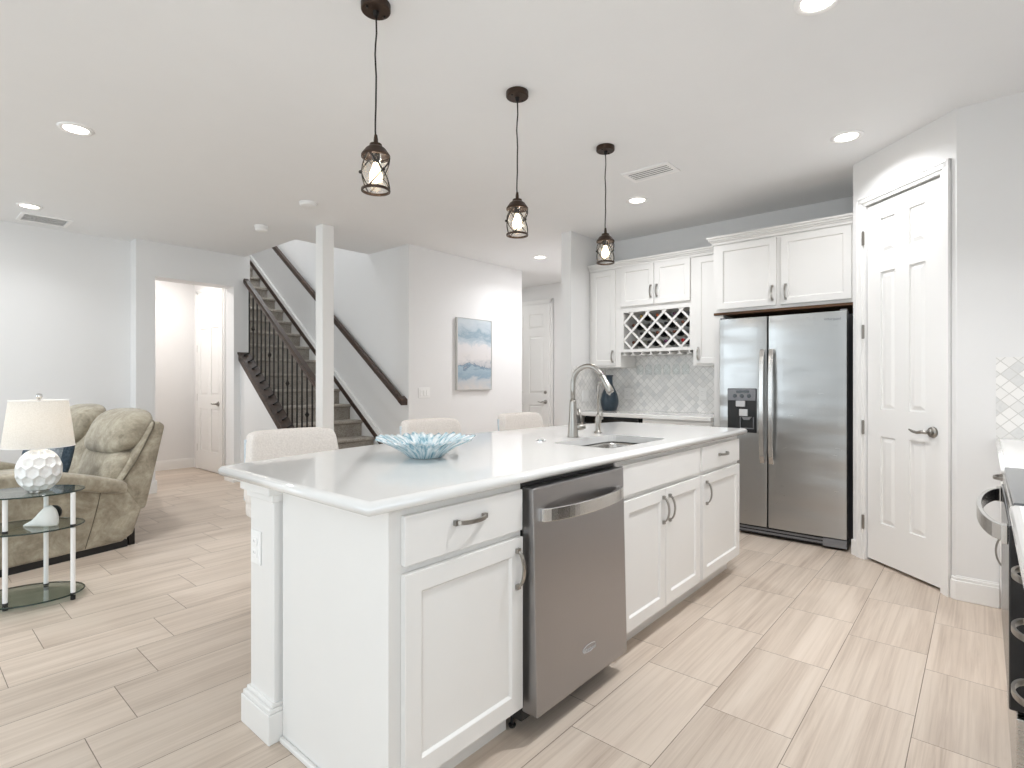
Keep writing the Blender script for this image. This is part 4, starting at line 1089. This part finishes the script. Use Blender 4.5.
for (a, b_, dz) in ((.19, .80, 0), (.85, 1.46, .02)):
    yc = (a+b_)/2
    a, b_ = (.045, .80) if dz == 0 else (a, b_)
    MB().cushion((.18, (max(a, .19)+b_)/2, .41), (1.10, b_-max(a, .19), .19), .4, None, 36, 16).obj('seat_cushion', SUEDE, sf, smooth=True)
    yc = (a+b_)/2
    def lean(p, X, Y, Z):
        p.x += p.z*.36; p.x += -.02*(1-Y*Y)+.12*p.y; return p
    MB().cushion((.775+.05*(dz > 0), yc, .575), (.24, b_-a, .30), .5, lean, 36, 20).obj('lumbar_cushion', SUEDE, sf, smooth=True)
    def lean2(p, X, Y, Z):
        p.x += p.z*.44+.12*p.y; p.z += .015*(1-Y*Y)*max(0, Z); p.x -= .025*(1-Y*Y)*(1-Z*Z); return p
    MB().cushion((.838+.05*(dz > 0), yc, .825+dz), (.25, (b_-a)*1.0, .33), .62, lean2, 44, 26).obj('back_cushion', SUEDE, sf, smooth=True)
MB().tube([(.66, .004, .50), (.74, .004, .62), (.80, .004, .73), (.862, .004, .86), (.878, .012, .905), (.89, .05, .918)], .0055, 8).obj('piping', WELT, sf, smooth=True)
MB().tube([(.52, .0085, .475), (.50, .0085, .36), (.46, .0085, .20), (.42, .0085, .06)], .0022, 6).obj('seam', WELT, sf, smooth=True)
tp = thing('throw_pillow', 'navy velvet pillow with a silver front on the loveseat', 'pillow', (.70, 5.05, .515), math.radians(45))
def pil(p, X, Y, Z):
    k = max(abs(Y), abs(Z)); p.x *= (1-.55*k*k); p.x += p.z*.35; return p
MB().cushion((.10, 0, .15), (.15, .34, .33), .55, pil, 36, 20).obj('pillow_back', NAVY, tp, smooth=True)
MB().cushion((.068, -.03, .165), (.12, .20, .26), .55, pil, 30, 16).obj('pillow_front', SILVERC, tp, smooth=True)

# three tier glass side table
TA = math.radians(-25.5); tcx, tcy = .54, 4.03
tb = thing('side_table', 'oval three-tier glass side table with white tube legs', 'side table', (tcx, tcy, 0), TA)
ca, sa = math.cos(-TA), math.sin(-TA)
legs = [(.693, 3.853), (.422, 3.937), (.621, 4.145), (.352, 4.229)]
cl = (sum(l[0] for l in legs)/4, sum(l[1] for l in legs)/4)
tcx, tcy = cl; tb.location = (tcx, tcy, 0)
loc_legs = []
for lx, ly_ in legs:
    dx, dy = lx-cl[0], ly_-cl[1]; loc_legs.append((dx*ca-dy*sa, dx*sa+dy*ca))
def ell(a, b, z0, z1):
    return MB().prism([(a*math.cos(2*PI*k/64), b*math.sin(2*PI*k/64)) for k in range(64)], z0, z1, 2)
for z in (.030, .41, .605):
    o = ell(.258, .19, z-.007, z).obj('glass_shelf', TABLEGLASS, tb)
    m = MB(); m.tube([(.2585*math.cos(2*PI*k/64), .1905*math.sin(2*PI*k/64), z-.0035) for k in range(65)], .0042, 6, cap=False); m.obj('shelf_edge', GLASSEDGE, o, smooth=True)
for lx, ly_ in loc_legs:
    m = MB()
    m.lathe([(.0115, .031), (.0115, .402)], (lx, ly_, 0), 16); m.lathe([(.0115, .411), (.0115, .597)], (lx, ly_, 0), 16)
    l_ = m.obj('leg', PLASTER, tb, smooth=False)
    m = MB(); m.lathe([(.012, 0), (.012, .022)], (lx, ly_, 0), 12); m.lathe([(.0135, .022+.0085), (.0135, .04)], (lx, ly_, 0), 12); m.lathe([(.0135, .4105), (.0135, .422)], (lx, ly_, 0), 12); m.b.free()
    for z0_, z1_, r_ in ((0, .0225, .012), (.0305, .04, .0135), (.4105, .422, .0135)): MB().lathe([(r_, z0_), (r_, z1_)], (lx, ly_, 0), 12).obj('leg_cap', BLACKP, l_)

lp = thing('table_lamp', 'white textured globe lamp with drum shade on the glass table', 'lamp', (.572, 4.02, .605))
m = MB(); nu, nv = 132, 84; Rr = .112
cent = []
for r_, pd in enumerate((-78, -52, -26, 0, 26, 52, 78)):
    ph = math.radians(pd); nn = 5 if abs(pd) > 70 else 11
    for k in range(nn):
        th = 2*PI*(k+.5*(r_ % 2))/nn; cent.append(Vector((math.cos(ph)*math.cos(th), math.cos(ph)*math.sin(th), math.sin(ph))))
def rad(d):
    ds = sorted(((d.x-c.x)**2+(d.y-c.y)**2+((d.z-c.z)*.95)**2) for c in cent)[:2]
    e_ = math.sqrt(ds[1])-math.sqrt(ds[0])
    return Rr-.006+.018*math.exp(-(e_/.11)**2)
rings = []
for i in range(nv+1):
    ph = -PI/2+PI*i/nv; ring = []
    for k in range(nu):
        th = 2*PI*k/nu; d = Vector((math.cos(ph)*math.cos(th), math.cos(ph)*math.sin(th), math.sin(ph)))
        rr = rad(d); p = d*rr; p.z = max(p.z, -.108); ring.append(m.b.verts.new((p.x, p.y, p.z+.116)))
    rings.append(ring)
for i in range(nv):
    for k in range(nu): m.b.faces.new((rings[i][k], rings[i][(k+1) % nu], rings[i+1][(k+1) % nu], rings[i+1][k]))
bmesh.ops.remove_doubles(m.b, verts=m.b.verts, dist=1e-5)
gb = m.obj('globe_base', PLASTER, lp, smooth=True); gb.scale = (.84, .84, 1)
MB().lathe([(.045, 0), (.045, .004), (.040, .008)], seg=32).obj('foot_ring', NICKEL, lp)
MB().tube([(0, 0, .235), (0, 0, .50)], .006, 10).obj('stem', CHROME, lp)
m = MB(); m.lathe([(.160, .25), (.130, .508)], seg=64); bmesh.ops.delete(m.b, geom=[f for f in m.b.faces if len(f.verts) > 4], context='FACES')
sh = m.obj('lamp_shade', LAMPSH, lp, smooth=True)
m = MB()
for r_, z in ((.130, .508), (.160, .25)): m.tube([(r_*math.cos(2*PI*k/48), r_*math.sin(2*PI*k/48), z) for k in range(49)], .0025, 6, cap=False)
for k in range(3): m.tube([(0, 0, .50), (.130*math.cos(2*PI*k/3), .130*math.sin(2*PI*k/3), .507)], .002, 6)
m.obj('shade_frame', TRIM, sh)
m = MB(); m.lathe([(.007, .50), (.007, .515), (.011, .518), (.016, .53), (.013, .545), (.0001, .549)], seg=16); m.obj('finial', CHROME, lp, smooth=True)
l = bpy.data.lights.new('lamp_bulb', 'POINT'); l.energy = .8; l.color = (1, .94, .85); l.shadow_soft_size = .04
lo = bpy.data.objects.new('lamp_bulb', l); COL.objects.link(lo); lo.location = (.572, 4.02, .605+.40)
MB().lathe([(.0001, .43), (.02, .425), (.03, .40), (.028, .375), (.014, .35), (.013, .33)], seg=16).obj('bulb', M_emit('lamp_bulb_glow', '#FFE9C8', 3), lp, smooth=True)

# conch-like shell figure with its black stand disc
cs = thing('shell_figurine', 'white conch shell sculpture on the middle shelf of the side table', 'figurine', (.578, 3.992, .411), math.radians(-40)); cs.scale = (.86, .86, .86)
m = MB(); pr_ = [(-.105, .0012, .004), (-.09, .006, .010), (-.06, .013, .019), (-.03, .026, .036), (0, .040, .056), (.03, .049, .070), (.055, .050, .072), (.075, .043, .060), (.088, .026, .042), (.094, .004, .03)]
N = 28; rings = []
for (x, ry, rz_) in pr_:
    ring = []
    for k in range(N):
        t_ = 2*PI*k/N; w_ = 1+.08*math.sin(3*t_+x*40)*(1 if x > -.02 else .3)
        zz = max(0.0, .8*rz_+rz_*math.sin(t_)*w_) if True else 0
        ring.append(m.b.verts.new((x, ry*math.cos(t_)*w_, zz)))
    rings.append(ring)
for i in range(len(rings)-1):
    for k in range(N): m.b.faces.new((rings[i][k], rings[i][(k+1) % N], rings[i+1][(k+1) % N], rings[i+1][k]))
m.b.faces.new(rings[0][::-1]); m.b.faces.new(rings[-1]); m.obj('shell_body', SHELLW, cs, smooth=True)
m = MB(); m.lathe([(.0001, -.006), (.045, -.006), (.045, .006), (.0001, .006)], (.04, .056, .075), 28, axis='y'); m.prism([(.03, 0), (.05, 0), (.045, .05), (.035, .05)], .051, .061, 1); m.obj('black_backing', BLACKP, cs)
